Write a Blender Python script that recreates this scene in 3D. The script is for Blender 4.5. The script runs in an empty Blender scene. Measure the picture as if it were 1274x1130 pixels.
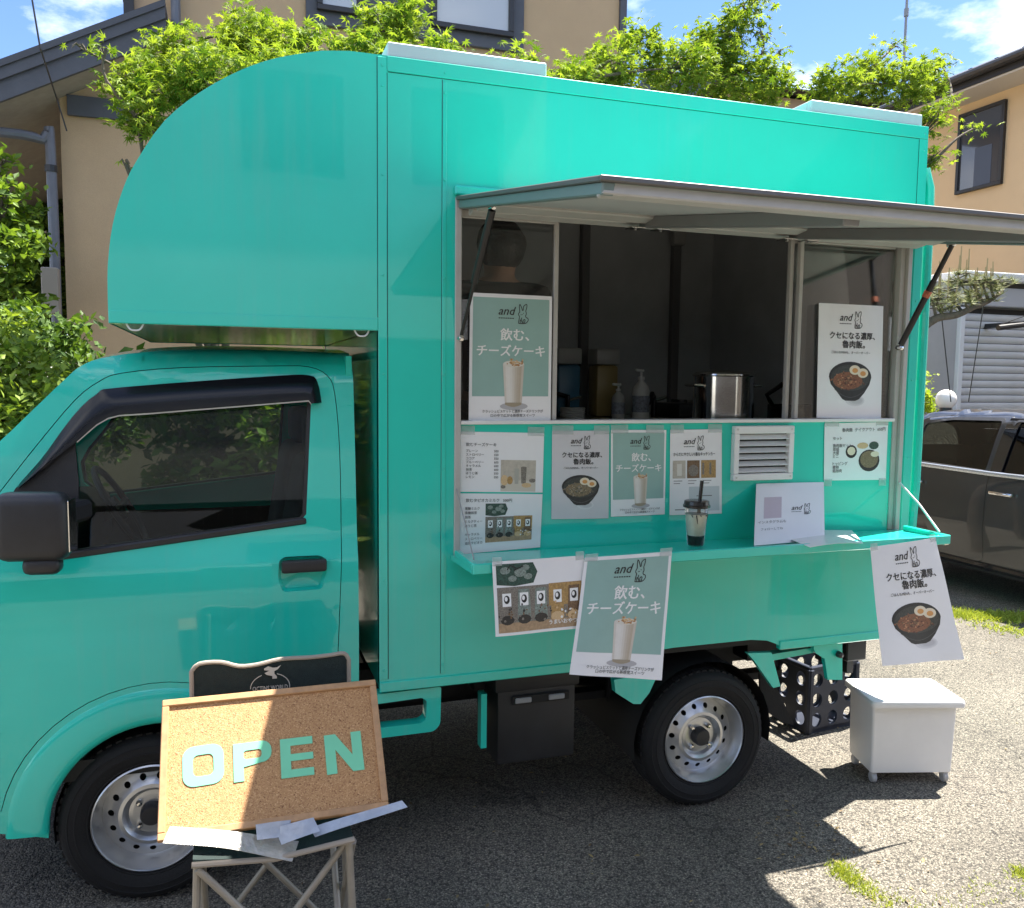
import bpy, bmesh, math, random
from mathutils import Vector, Matrix, noise
random.seed(7)
sc = bpy.context.scene
col = sc.collection
rad = math.radians

# ------------------------------------------------------------------ camera, sky, sun, exposure
PW, PH, FPX = 1274.0, 1130.0, 1060.39
CAM = Vector((0.2318, -2.6335, 1.5873))
YAW, PITCH, ROLL = 0.3255, 0.0875, -0.0107
SUN_K = (0.43, 0.14)                      # shadow shift per metre of height, x and y
EXPOSURE = 1.93
SKY_STRENGTH = 0.075
SUN_STRENGTH = 4.9
CLOUD_SHIFT = (6.6, 5.5, 1.3)

def cam_axes():
    cy, sy, cp, sp = math.cos(YAW), math.sin(YAW), math.cos(PITCH), math.sin(PITCH)
    f = Vector((sy*cp, cy*cp, -sp)); r = Vector((cy, -sy, 0)); d = -r.cross(f)
    c, s = math.cos(ROLL), math.sin(ROLL)
    return c*r + s*d, -s*r + c*d, f
CR, CD, CF = cam_axes()
cd = bpy.data.cameras.new('camera'); cam = bpy.data.objects.new('camera', cd); col.objects.link(cam)
cd.sensor_fit = 'HORIZONTAL'; cd.sensor_width = 36.0; cd.lens = FPX/PW*36.0
cd.clip_start = 0.05; cd.clip_end = 3000
m = Matrix((CR, -CD, -CF)).transposed().to_4x4(); m.translation = CAM; cam.matrix_world = m
sc.camera = cam

sun_dir = Vector((SUN_K[0], SUN_K[1], 1)).normalized()     # towards the sun
world = bpy.data.worlds.new('World'); sc.world = world; world.use_nodes = True
wn = world.node_tree; wn.nodes.clear()
wo = wn.nodes.new('ShaderNodeOutputWorld'); bg = wn.nodes.new('ShaderNodeBackground')
sky = wn.nodes.new('ShaderNodeTexSky'); sky.sky_type = 'NISHITA'; sky.sun_disc = False
sky.sun_elevation = math.asin(sun_dir.z); sky.sun_rotation = math.atan2(sun_dir.x, sun_dir.y)
sky.air_density = 1.0; sky.dust_density = 0.0; sky.ozone_density = 2.2
# bright cloud, everywhere in the sky; cover raised to lift the ambient light
tc = wn.nodes.new('ShaderNodeTexCoord'); mp = wn.nodes.new('ShaderNodeMapping'); mp.inputs['Scale'].default_value = (1.6, 1.6, 3.6)
mp.inputs['Location'].default_value = CLOUD_SHIFT
nz = wn.nodes.new('ShaderNodeTexNoise'); nz.inputs['Scale'].default_value = 1.7; nz.inputs['Detail'].default_value = 9; nz.inputs['Roughness'].default_value = 0.6
rp = wn.nodes.new('ShaderNodeValToRGB'); rp.color_ramp.elements[0].position = 0.47; rp.color_ramp.elements[1].position = 0.68
rp.color_ramp.elements[1].color = (0.9, 0.9, 0.9, 1)
mx = wn.nodes.new('ShaderNodeMixRGB'); mx.inputs['Color2'].default_value = (12.0, 12.0, 12.0, 1)
wn.links.new(tc.outputs['Generated'], mp.inputs[0]); wn.links.new(mp.outputs[0], nz.inputs[0]); wn.links.new(nz.outputs[0], rp.inputs[0])
hs_ = wn.nodes.new('ShaderNodeHueSaturation'); hs_.inputs['Saturation'].default_value = 1.05; wn.links.new(sky.outputs[0], hs_.inputs['Color'])
wn.links.new(rp.outputs[0], mx.inputs[0]); tn_ = wn.nodes.new('ShaderNodeVectorMath'); tn_.operation = 'MULTIPLY'; tn_.inputs[1].default_value = (0.72, 0.76, 0.92); wn.links.new(hs_.outputs[0], tn_.inputs[0]); wn.links.new(tn_.outputs[0], mx.inputs[1])
wn.links.new(mx.outputs[0], bg.inputs[0]); wn.links.new(bg.outputs[0], wo.inputs[0])
bg.inputs[1].default_value = SKY_STRENGTH
sl = bpy.data.lights.new('sun', 'SUN'); sl.energy = SUN_STRENGTH; sl.angle = rad(0.53); sl.color = (1.0, 0.95, 0.87)
so = bpy.data.objects.new('sun', sl); col.objects.link(so); so.location = (6, 4, 12)
so.rotation_euler = sun_dir.to_track_quat('Z', 'Y').to_euler()
sc.view_settings.view_transform = 'Standard'; sc.view_settings.look = 'None'
sc.view_settings.exposure = EXPOSURE; sc.view_settings.gamma = 1.0; sc.view_settings.use_curve_mapping = False
sc.cycles.max_bounces = 10; sc.cycles.transparent_max_bounces = 16; sc.cycles.use_denoising = True

# ------------------------------------------------------------------ pixel -> place helpers
def ray(u, v): return CR*((u-PW/2)/FPX) + CD*((v-PH/2)/FPX) + CF
def onY(u, v, Y=0.0):
    d = ray(u, v); return CAM + d*((Y-CAM.y)/d.y)
def onX(u, v, X):
    d = ray(u, v); return CAM + d*((X-CAM.x)/d.x)
def onZ(u, v, Z=0.0):
    d = ray(u, v); return CAM + d*((Z-CAM.z)/d.z)
def at(u, v, depth): return CAM + ray(u, v)*depth

# ------------------------------------------------------------------ materials
def lin(h):
    if isinstance(h, (tuple, list)): return tuple(h[:3])
    r = [int(h[i:i+2], 16)/255 for i in (0, 2, 4)]
    return tuple(c/12.92 if c <= 0.04045 else ((c+0.055)/1.055)**2.4 for c in r)
MATS = {}
def mat(name, color, rough=0.5, metal=0.0, coat=0.0, spec=0.5, var=None, bump=None, trans=0.0, emit=0, coat_rough=0.03, alpha=1.0, fine=None, streak=0.0):
    """principled material; var=(scale, amount) colour mottling, bump=(scale, strength), fine=(scale, amount) speckle"""
    if name in MATS: return MATS[name]
    m = bpy.data.materials.new(name); m.use_nodes = True; n = m.node_tree.nodes; l = m.node_tree.links
    b = n['Principled BSDF']; c = lin(color)
    b.inputs['Base Color'].default_value = (*c, 1); b.inputs['Roughness'].default_value = rough; b.inputs['Metallic'].default_value = metal
    b.inputs['Coat Weight'].default_value = coat; b.inputs['Coat Roughness'].default_value = coat_rough; b.inputs['Specular IOR Level'].default_value = spec
    b.inputs['Transmission Weight'].default_value = trans; b.inputs['Alpha'].default_value = alpha
    tco = n.new('ShaderNodeTexCoord')
    cur = None
    for k in (var, fine):
        if not k: continue
        nt = n.new('ShaderNodeTexNoise'); nt.inputs['Scale'].default_value = k[0]; nt.inputs['Detail'].default_value = 6; nt.inputs['Roughness'].default_value = 0.65
        l.new(tco.outputs['Object'], nt.inputs[0])
        mr = n.new('ShaderNodeMapRange'); mr.inputs['From Min'].default_value = 0.3; mr.inputs['From Max'].default_value = 0.7
        mr.inputs['To Min'].default_value = 1-k[1]; mr.inputs['To Max'].default_value = 1+k[1]; l.new(nt.outputs[0], mr.inputs[0])
        mu = n.new('ShaderNodeVectorMath'); mu.operation = 'SCALE'
        if cur is None: mu.inputs[0].default_value = c
        else: l.new(cur, mu.inputs[0])
        l.new(mr.outputs[0], mu.inputs['Scale']); cur = mu.outputs[0]
    if cur is not None: l.new(cur, b.inputs['Base Color'])
    if var:
        rr = n.new('ShaderNodeMapRange'); rr.inputs['To Min'].default_value = max(0, rough-0.06); rr.inputs['To Max'].default_value = min(1, rough+0.08)
        l.new(nt.outputs[0], rr.inputs[0]); l.new(rr.outputs[0], b.inputs['Roughness'])
    if bump:
        nb = n.new('ShaderNodeTexNoise'); nb.inputs['Scale'].default_value = bump[0]; nb.inputs['Detail'].default_value = 4; l.new(tco.outputs['Object'], nb.inputs[0])
        bp = n.new('ShaderNodeBump'); bp.inputs['Strength'].default_value = bump[1]; bp.inputs['Distance'].default_value = 0.01
        l.new(nb.outputs[0], bp.inputs['Height']); l.new(bp.outputs[0], b.inputs['Normal'])
        if coat: l.new(bp.outputs[0], b.inputs['Coat Normal'])
    if streak:                                  # faint run-off streaks and dust film, as on a washed but used panel
        ms = n.new('ShaderNodeMapping'); ms.inputs['Scale'].default_value = (38, 38, 1.6); l.new(tco.outputs['Object'], ms.inputs[0])
        ns = n.new('ShaderNodeTexNoise'); ns.inputs['Scale'].default_value = 1.0; ns.inputs['Detail'].default_value = 5; l.new(ms.outputs[0], ns.inputs[0])
        n2 = n.new('ShaderNodeTexNoise'); n2.inputs['Scale'].default_value = 1.7; n2.inputs['Detail'].default_value = 4; l.new(tco.outputs['Object'], n2.inputs[0])
        pr_ = n.new('ShaderNodeMath'); pr_.operation = 'MULTIPLY'; l.new(ns.outputs[0], pr_.inputs[0]); l.new(n2.outputs[0], pr_.inputs[1])
        m4 = n.new('ShaderNodeMapRange'); m4.inputs['From Min'].default_value = 0.26; m4.inputs['From Max'].default_value = 0.46; m4.inputs['To Max'].default_value = streak; l.new(pr_.outputs[0], m4.inputs[0])
        md = n.new('ShaderNodeMixRGB'); md.inputs[2].default_value = (0.42, 0.44, 0.40, 1); l.new(m4.outputs[0], md.inputs[0])
        if cur is not None: l.new(cur, md.inputs[1])
        else: md.inputs[1].default_value = (*c, 1)
        l.new(md.outputs[0], b.inputs['Base Color'])
        m5 = n.new('ShaderNodeMapRange'); m5.inputs['From Min'].default_value = 0.2; m5.inputs['From Max'].default_value = 0.5; m5.inputs['To Min'].default_value = coat_rough; m5.inputs['To Max'].default_value = coat_rough+0.09; l.new(pr_.outputs[0], m5.inputs[0]); l.new(m5.outputs[0], b.inputs['Coat Roughness'])
    MATS[name] = m; return m

def mat_glass(name, tint=(0.92, 0.95, 0.94), refl=1.0, rough=0.0):
    """flat pane: clear with a mirror reflection that grows at grazing angles"""
    if name in MATS: return MATS[name]
    m = bpy.data.materials.new(name); m.use_nodes = True; n = m.node_tree.nodes; l = m.node_tree.links; n.clear()
    o = n.new('ShaderNodeOutputMaterial'); t = n.new('ShaderNodeBsdfTransparent'); t.inputs[0].default_value = (*tint, 1)
    g = n.new('ShaderNodeBsdfGlossy'); g.inputs['Roughness'].default_value = rough; g.inputs[0].default_value = (1, 1, 1, 1)
    fr = n.new('ShaderNodeFresnel'); fr.inputs[0].default_value = 1.55
    mu = n.new('ShaderNodeMath'); mu.operation = 'MULTIPLY'; mu.inputs[1].default_value = refl; mu.use_clamp = True
    mi = n.new('ShaderNodeMixShader'); l.new(fr.outputs[0], mu.inputs[0]); l.new(mu.outputs[0], mi.inputs[0])
    l.new(t.outputs[0], mi.inputs[1]); l.new(g.outputs[0], mi.inputs[2]); l.new(mi.outputs[0], o.inputs[0])
    MATS[name] = m; return m

def mat_leaf(name, c1, c2, trans):
    if name in MATS: return MATS[name]
    m = bpy.data.materials.new(name); m.use_nodes = True; n = m.node_tree.nodes; l = m.node_tree.links; n.clear()
    o = n.new('ShaderNodeOutputMaterial'); pb = n.new('ShaderNodeBsdfPrincipled'); tr = n.new('ShaderNodeBsdfTranslucent'); ad = n.new('ShaderNodeMixShader')
    ge = n.new('ShaderNodeNewGeometry'); cr = n.new('ShaderNodeValToRGB')
    cr.color_ramp.elements[0].color = (*lin(c1), 1); cr.color_ramp.elements[1].color = (*lin(c2), 1)
    l.new(ge.outputs['Random Per Island'], cr.inputs[0]); l.new(cr.outputs[0], pb.inputs['Base Color']); pb.inputs['Roughness'].default_value = 0.6; pb.inputs['Specular IOR Level'].default_value = 0.3
    sc_ = n.new('ShaderNodeVectorMath'); sc_.operation = 'MULTIPLY'; sc_.inputs[1].default_value = (1.25, 1.2, 0.55)
    l.new(cr.outputs[0], sc_.inputs[0]); l.new(sc_.outputs[0], tr.inputs[0]); ad.inputs[0].default_value = trans
    l.new(pb.outputs[0], ad.inputs[1]); l.new(tr.outputs[0], ad.inputs[2]); l.new(ad.outputs[0], o.inputs[0])
    MATS[name] = m; return m

# ------------------------------------------------------------------ mesh builder
def tag(o, label=None, cat=None, group=None, kind=None):
    if label: o['label'] = label
    if cat: o['category'] = cat
    if group: o['group'] = group
    if kind: o['kind'] = kind
    return o
def wloc(o):
    v = Vector((0, 0, 0))
    while o is not None: v += o.location; o = o.parent
    return v
def thing(name, loc, label, cat, group=None):
    o = bpy.data.objects.new(name, None); col.objects.link(o); o.location = loc; o.empty_display_size = 0.1
    return tag(o, label, cat, group)
def copy_tree(o, parent=None):
    c = o.copy(); col.objects.link(c); c.parent = parent
    for ch in o.children: copy_tree(ch, c)
    return c

class MB:
    def __init__(s): s.v = []; s.f = []; s.m = []
    def add(s, V, F, mi=0):
        k = len(s.v); s.v += [tuple(p) for p in V]
        for f in F: s.f.append(tuple(k+i for i in f)); s.m.append(mi)
        return s
    def box(s, c, d, R=None, bev=0.0, mi=0, seg=1):
        """box of centre c, size d, rotation R (3x3), optionally bevelled"""
        hx, hy, hz = d[0]/2, d[1]/2, d[2]/2
        V = [Vector((x, y, z)) for x in (-hx, hx) for y in (-hy, hy) for z in (-hz, hz)]
        F = [(0, 1, 3, 2), (4, 6, 7, 5), (0, 4, 5, 1), (2, 3, 7, 6), (0, 2, 6, 4), (1, 5, 7, 3)]
        if bev > 0:
            bm = bmesh.new(); vs = [bm.verts.new(v) for v in V]
            for f in F: bm.faces.new([vs[i] for i in f])
            bmesh.ops.bevel(bm, geom=bm.edges[:], offset=min(bev, min(d)*0.45), segments=seg, affect='EDGES', profile=0.5)
            bm.verts.index_update(); V = [v.co.copy() for v in bm.verts]; F = [[v.index for v in f.verts] for f in bm.faces]; bm.free()
        c = Vector(c); R = R or Matrix.Identity(3)
        return s.add([c + R @ v for v in V], F, mi)
    def bx(s, x0, x1, y0, y1, z0, z1, bev=0.0, mi=0, seg=1):
        return s.box(((x0+x1)/2, (y0+y1)/2, (z0+z1)/2), (abs(x1-x0), abs(y1-y0), abs(z1-z0)), None, bev, mi, seg)
    def beam(s, p0, p1, w, h, up=(0, 0, 1), bev=0.0, mi=0):
        p0, p1 = Vector(p0), Vector(p1); d = p1-p0; L = d.length; x = d.normalized(); y = Vector(up).cross(x)
        if y.length < 1e-4: y = Vector((0, 1, 0)).cross(x)
        y.normalize(); z = x.cross(y)
        return s.box((p0+p1)/2, (L, w, h), Matrix((x, y, z)).transposed(), bev, mi)
    def tube(s, pts, r, n=8, closed=False, caps=True, mi=0):
        P = [Vector(p) for p in pts]; N = len(P); rs = r if isinstance(r, (list, tuple)) else [r]*N
        V = []; F = []; u = None
        for i in range(N):
            a = P[(i-1) % N] if (closed or i > 0) else P[0]; b = P[(i+1) % N] if (closed or i < N-1) else P[-1]
            t = (b-a).normalized()
            if u is None:
                u = t.cross(Vector((0, 0, 1)))
                if u.length < 0.05: u = t.cross(Vector((1, 0, 0)))
            u = (u - t*u.dot(t)).normalized(); w = t.cross(u)
            V += [P[i] + (u*math.cos(2*math.pi*k/n) + w*math.sin(2*math.pi*k/n))*rs[i] for k in range(n)]
        for i in range(N if closed else N-1):
            for k in range(n):
                a = i*n+k; b = i*n+(k+1) % n; c = ((i+1) % N)*n+(k+1) % n; d = ((i+1) % N)*n+k; F.append((a, b, c, d))
        if caps and not closed: F.append(tuple(range(n))[::-1]); F.append(tuple((N-1)*n+k for k in range(n)))
        return s.add(V, F, mi)
    def lathe(s, prof, o, axis=(0, 0, 1), n=24, mi=0, caps=False):
        """prof: list of (radius, distance along the axis)"""
        z = Vector(axis).normalized(); x = z.orthogonal().normalized(); y = z.cross(x); o = Vector(o); V = []; F = []
        for (r, h) in prof: V += [o + z*h + (x*math.cos(2*math.pi*k/n) + y*math.sin(2*math.pi*k/n))*r for k in range(n)]
        for i in range(len(prof)-1):
            for k in range(n): F.append((i*n+k, i*n+(k+1) % n, (i+1)*n+(k+1) % n, (i+1)*n+k))
        if caps: F.append(tuple(range(n))[::-1]); F.append(tuple((len(prof)-1)*n+k for k in range(n)))
        return s.add(V, F, mi)
    def prism(s, poly, vec, mi=0):
        P = [Vector(p) for p in poly]; v = Vector(vec); n = len(P)
        F = [tuple(range(n)), tuple(range(2*n-1, n-1, -1))] + [(i, n+i, n+(i+1) % n, (i+1) % n) for i in range(n)]
        return s.add(P + [p+v for p in P], F, mi)
    def grid(s, rows, mi=0, closed=False):
        k = len(rows[0]); V = [p for r in rows for p in r]; F = []
        for i in range(len(rows)-1):
            for j in range(k if closed else k-1): F.append((i*k+j, i*k+(j+1) % k, (i+1)*k+(j+1) % k, (i+1)*k+j))
        return s.add(V, F, mi)
    def build(s, name, mats, parent=None, angle=35, recalc=True, loc=None):
        me = bpy.data.meshes.new(name); off = wloc(parent) if parent is not None else Vector(loc or (0, 0, 0))
        me.from_pydata([(x-off.x, y-off.y, z-off.z) for x, y, z in s.v], [], s.f)
        ml = mats if isinstance(mats, (list, tuple)) else [mats]
        for q in ml: me.materials.append(q)
        if len(ml) > 1: me.polygons.foreach_set('material_index', s.m)
        if recalc:
            bm = bmesh.new(); bm.from_mesh(me); bmesh.ops.recalc_face_normals(bm, faces=bm.faces[:]); bm.to_mesh(me); bm.free()
        if angle:
            me.polygons.foreach_set('use_smooth', [True]*len(me.polygons)); me.set_sharp_from_angle(angle=rad(angle))
        me.update()
        o = bpy.data.objects.new(name, me); col.objects.link(o)
        if parent is not None: o.parent = parent
        else: o.location = off
        return o

def arc(cx, cz, r, a0, a1, n): return [(cx + r*math.cos(rad(a0+(a1-a0)*i/n)), cz + r*math.sin(rad(a0+(a1-a0)*i/n))) for i in range(n+1)]
def rrect(x0, x1, z0, z1, r, n=4):
    return arc(x1-r, z1-r, r, 0, 90, n) + arc(x0+r, z1-r, r, 90, 180, n) + arc(x0+r, z0+r, r, 180, 270, n) + arc(x1-r, z0+r, r, 270, 360, n)
def fillet(pts, rads, n=4):
    """round the corners of a closed 2D polygon"""
    out = []; N = len(pts)
    for i in range(N):
        p = Vector(pts[i]); a = Vector(pts[i-1]); b = Vector(pts[(i+1) % N]); r = rads if not isinstance(rads, (list, tuple)) else rads[i]
        if r <= 0: out.append(tuple(p)); continue
        r = min(r, (a-p).length*0.45, (b-p).length*0.45); p0 = p+(a-p).normalized()*r; p1 = p+(b-p).normalized()*r
        for k in range(n+1):
            t = k/n; out.append(tuple(p0*(1-t)**2 + p*2*t*(1-t) + p1*t*t))
    return out
def smooth_open(pts, n=4):
    """Catmull-Rom through 2D or 3D points"""
    P = [Vector(p) for p in pts]; out = []
    for i in range(len(P)-1):
        a = P[max(i-1, 0)]; b = P[i]; c = P[i+1]; d = P[min(i+2, len(P)-1)]
        for k in range(n):
            t = k/n; out.append(0.5*((2*b) + (c-a)*t + (2*a-5*b+4*c-d)*t*t + (3*b-a-3*c+d)*t**3))
    return out + [P[-1]]

def sheet2d(outer, holes=(), cx=None, cz=None):
    """flat sheet with holes in (a, b); cx, cz: step of extra cuts. returns verts, faces, boundary edges"""
    bm = bmesh.new(); es = []
    for loop in [outer] + list(holes):
        vs = []
        for p in loop:
            if vs and (Vector(p[:2]) - vs[-1].co.xy).length < 1e-5: continue
            vs.append(bm.verts.new((p[0], p[1], 0)))
        if (vs[0].co-vs[-1].co).length < 1e-5: bm.verts.remove(vs.pop())
        for i in range(len(vs)): es.append(bm.edges.new((vs[i-1], vs[i])))
    bmesh.ops.triangle_fill(bm, use_beauty=True, edges=es)
    for step, ax in ((cx, 0), (cz, 1)):
        if not step: continue
        lo = min(v.co[ax] for v in bm.verts); hi = max(v.co[ax] for v in bm.verts); k = math.ceil(lo/step)
        while k*step < hi:
            pl = [0, 0, 0]; pl[ax] = k*step; no = [0, 0, 0]; no[ax] = 1
            bmesh.ops.bisect_plane(bm, geom=bm.verts[:]+bm.edges[:]+bm.faces[:], dist=1e-6, plane_co=pl, plane_no=no); k += 1
    bm.verts.index_update()
    V = [(v.co.x, v.co.y) for v in bm.verts]; F = [[v.index for v in f.verts] for f in bm.faces]
    E = [[v.index for v in e.verts] for e in bm.edges if len(e.link_faces) == 1]; bm.free()
    return V, F, E
def add_sheet(mb, outer, holes, fn, thick, cx=None, cz=None, mi=0, back=False):
    """sheet2d mapped by fn(a,b,d); d = depth behind the face; edges turned in by thick"""
    V, F, E = sheet2d(outer, holes, cx, cz); n = len(V)
    P = [fn(a, b, 0.0) for a, b in V]; Q = [fn(a, b, thick) for a, b in V]
    mb.add(P + Q, list(F) + [(a, b, b+n, a+n) for a, b in E] + ([tuple(i+n for i in f[::-1]) for f in F] if back else []), mi)
    return mb
XZ = lambda Y: (lambda a, b, d: (a, Y+d, b))      # sheets facing the camera side (-Y)

# ------------------------------------------------------------------ shared materials
PAINT = mat('turquoise_paint', (0.012, 0.61, 0.475), 0.34, coat=1.0, spec=0.4, var=(3.0, 0.035), bump=(3.2, 0.035), streak=0.08)
PAINT2 = mat('turquoise_panel', (0.012, 0.61, 0.475), 0.36, coat=0.9, spec=0.4, var=(2.2, 0.04), bump=(9, 0.02), coat_rough=0.05)
ALU = mat('aluminium', (0.62, 0.62, 0.60), 0.34, metal=0.85, var=(14, 0.10))
ALUW = mat('pale_aluminium', (0.44, 0.43, 0.40), 0.5, metal=0.0, var=(10, 0.08))
STEEL = mat('stainless_steel', (0.72, 0.71, 0.68), 0.12, metal=1.0, var=(6, 0.05))
SILVER = mat('wheel_silver', (0.56, 0.57, 0.58), 0.30, metal=0.8, coat=0.3, var=(5, 0.05))
RUBBER = mat('tyre_rubber', (0.007, 0.007, 0.0075), 0.8, var=(30, 0.3), bump=(120, 0.15))
BLACKP = mat('black_plastic', (0.022, 0.022, 0.024), 0.42, var=(20, 0.15), bump=(260, 0.08))
CHASSIS = mat('chassis_black', (0.012, 0.012, 0.012), 0.7, var=(9, 0.4))
DARKIN = mat('dark_lining', (0.40, 0.42, 0.43), 0.5, var=(4, 0.12))
WHITEP = mat('white_plastic', (0.76, 0.76, 0.74), 0.38, var=(8, 0.04))
GLASS = mat_glass('service_glass', (0.93, 0.94, 0.93), 0.8)
CABGLASS = mat_glass('cab_glass', (0.42, 0.48, 0.44), 0.5)
VISOR = mat('smoked_visor', (0.008, 0.009, 0.012), 0.22, spec=0.35)
SEATM = mat('seat_fabric', (0.06, 0.062, 0.07), 0.9, var=(40, 0.2))
CREAM = mat('beige_stucco', (0.50, 0.36, 0.215), 0.9, var=(1.2, 0.06), fine=(180, 0.10), bump=(220, 0.35))
SLATE = mat('slate_trim', (0.075, 0.082, 0.098), 0.6, var=(5, 0.15), bump=(60, 0.1))
DARKMETAL = mat('dark_metal', (0.02, 0.021, 0.023), 0.4, var=(12, 0.2))
BARK = mat('bark', (0.13, 0.105, 0.08), 0.95, var=(18, 0.4), bump=(45, 0.8))

# ------------------------------------------------------------------ ground
def asphalt_material():
    m = bpy.data.materials.new('worn_asphalt'); m.use_nodes = True; n = m.node_tree.nodes; l = m.node_tree.links; b = n['Principled BSDF']
    tc = n.new('ShaderNodeTexCoord')
    v1 = n.new('ShaderNodeTexVoronoi'); v1.inputs['Scale'].default_value = 165; v1.inputs['Randomness'].default_value = 1.0
    nd = n.new('ShaderNodeTexNoise'); nd.inputs['Scale'].default_value = 60; nd.inputs['Detail'].default_value = 3
    l.new(tc.outputs['Object'], v1.inputs['Vector']); l.new(tc.outputs['Object'], nd.inputs['Vector'])
    sep = n.new('ShaderNodeSeparateColor'); l.new(v1.outputs['Color'], sep.inputs[0])
    cr = n.new('ShaderNodeValToRGB'); e = cr.color_ramp.elements
    e[0].position = 0.0; e[0].color = (0.07, 0.064, 0.054, 1); e[1].position = 1.0; e[1].color = (0.62, 0.54, 0.41, 1)
    for p, c in ((0.14, (0.15, 0.135, 0.108, 1)), (0.35, (0.29, 0.258, 0.205, 1)), (0.7, (0.36, 0.322, 0.256, 1)), (0.92, (0.44, 0.395, 0.315, 1))):
        q = e.new(p); q.color = c
    l.new(sep.outputs[0], cr.inputs[0])
    big = n.new('ShaderNodeTexNoise'); big.inputs['Scale'].default_value = 1.3; big.inputs['Detail'].default_value = 5; l.new(tc.outputs['Object'], big.inputs['Vector'])
    mr = n.new('ShaderNodeMapRange'); mr.inputs['From Min'].default_value = 0.3; mr.inputs['From Max'].default_value = 0.7; mr.inputs['To Min'].default_value = 0.48; mr.inputs['To Max'].default_value = 0.80
    l.new(big.outputs[0], mr.inputs[0])
    m1 = n.new('ShaderNodeVectorMath'); m1.operation = 'SCALE'; l.new(cr.outputs[0], m1.inputs[0]); l.new(mr.outputs[0], m1.inputs['Scale'])
    # dark binder showing in the joints between the stones
    jr = n.new('ShaderNodeMapRange'); jr.inputs['From Min'].default_value = 0.25; jr.inputs['From Max'].default_value = 0.62; jr.inputs['To Min'].default_value = 1.0; jr.inputs['To Max'].default_value = 0.42
    l.new(v1.outputs['Distance'], jr.inputs[0])
    m2 = n.new('ShaderNodeVectorMath'); m2.operation = 'SCALE'; l.new(m1.outputs[0], m2.inputs[0]); l.new(jr.outputs[0], m2.inputs['Scale'])
    # old cracks
    wv = n.new('ShaderNodeTexNoise'); wv.inputs['Scale'].default_value = 2.5; wv.inputs['Detail'].default_value = 6; l.new(tc.outputs['Object'], wv.inputs['Vector'])
    mxv = n.new('ShaderNodeMixRGB'); mxv.inputs[0].default_value = 0.25; l.new(tc.outputs['Object'], mxv.inputs[1]); l.new(wv.outputs['Color'], mxv.inputs[2])
    v2 = n.new('ShaderNodeTexVoronoi'); v2.feature = 'DISTANCE_TO_EDGE'; v2.inputs['Scale'].default_value = 1.15; l.new(mxv.outputs[0], v2.inputs['Vector'])
    kr = n.new('ShaderNodeMapRange'); kr.inputs['From Min'].default_value = 0.0; kr.inputs['From Max'].default_value = 0.006; kr.inputs['To Min'].default_value = 0.5; kr.inputs['To Max'].default_value = 1.0
    l.new(v2.outputs['Distance'], kr.inputs[0])
    m3 = n.new('ShaderNodeVectorMath'); m3.operation = 'SCALE'; l.new(m2.outputs[0], m3.inputs[0]); l.new(kr.outputs[0], m3.inputs['Scale'])
    l.new(m3.outputs[0], b.inputs['Base Color']); b.inputs['Roughness'].default_value = 0.9
    bp = n.new('ShaderNodeBump'); bp.inputs['Strength'].default_value = 0.9; bp.inputs['Distance'].default_value = 0.004
    iv = n.new('ShaderNodeMath'); iv.operation = 'SUBTRACT'; iv.inputs[0].default_value = 1.0; l.new(v1.outputs['Distance'], iv.inputs[1])
    l.new(iv.outputs[0], bp.inputs['Height']); l.new(bp.outputs[0], b.inputs['Normal'])
    return m
g = MB(); g.add([(-400, -400, 0), (400, -400, 0), (400, 400, 0), (-400, 400, 0)], [(0, 1, 2, 3)])
tag(g.build('ground', asphalt_material(), angle=0), kind='structure')

# ------------------------------------------------------------------ the food truck
truck = thing('food_truck', (1.2, 0.74, 0), 'turquoise kei food truck with curved over-cab box and open serving hatch', 'food truck')
TW = 1.475                                   # body width
def YP(z):
    """how far the cab side leans in at height z"""
    T = ((0.25, .034), (0.40, .022), (0.60, .013), (0.835, .010), (0.842, .014), (0.849, .014), (0.856, .012), (0.95, .014), (1.02, .020), (1.06, .034), (1.10, .046), (1.35, .078), (1.55, .108), (1.60, .122), (1.64, .150), (1.66, .185), (1.675, .24))
    if z <= T[0][0]: return T[0][1]
    for (a, p), (b, q) in zip(T, T[1:]):
        if z <= b: return p+(q-p)*(z-a)/(b-a)
    return T[-1][1]
def cabpt(u, v):
    Y = 0.03
    for _ in range(5):
        p = onY(u, v, Y); Y = YP(p.z)
    return (p.x, p.z)
roofline = [cabpt(*q) for q in ((437, 440), (340, 436), (250, 435), (180, 438), (125, 446), (100, 456), (83, 470), (40, 511), (0, 549))]
roofline[0] = (0.622, roofline[0][1])
front = [(-0.46, 1.315), (-0.575, 1.19), (-0.655, 1.085), (-0.70, 0.98), (-0.722, 0.80), (-0.73, 0.55), (-0.72, 0.40), (-0.69, 0.30)]
AC = (0.025, 0.262, 0.300)                    # front arch: centre x, z, radius
archp = [p for p in arc(AC[0], AC[1], AC[2], 183, 0, 26)]
bottom = [(-0.60, 0.282), (-0.40, 0.282)] + archp + [(0.335, 0.30), (0.40, 0.36), (0.62, 0.40)]
profile = [tuple(p) for p in smooth_open(roofline + front, 3)]
cab_out = profile + bottom
door_px = [(0, 613), (49, 551), (94, 498), (124, 475), (151, 465), (226, 458), (339, 456), (384, 457), (407, 468), (416, 490), (422, 558), (424, 664), (423, 739), (420, 812)]
door_out = [tuple(p) for p in smooth_open([cabpt(*q) for q in door_px], 3)]
door_out += [(0.558, 0.60), (0.54, 0.50), (0.50, 0.47), (0.43, 0.455)] + arc(0.025, 0.262, 0.425, 32, 168, 18) + [(-0.44, 0.36), (-0.475, 0.40), (-0.487, 0.55), (-0.487, 0.75), (-0.478, 1.05), (-0.46, 1.16)]
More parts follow.
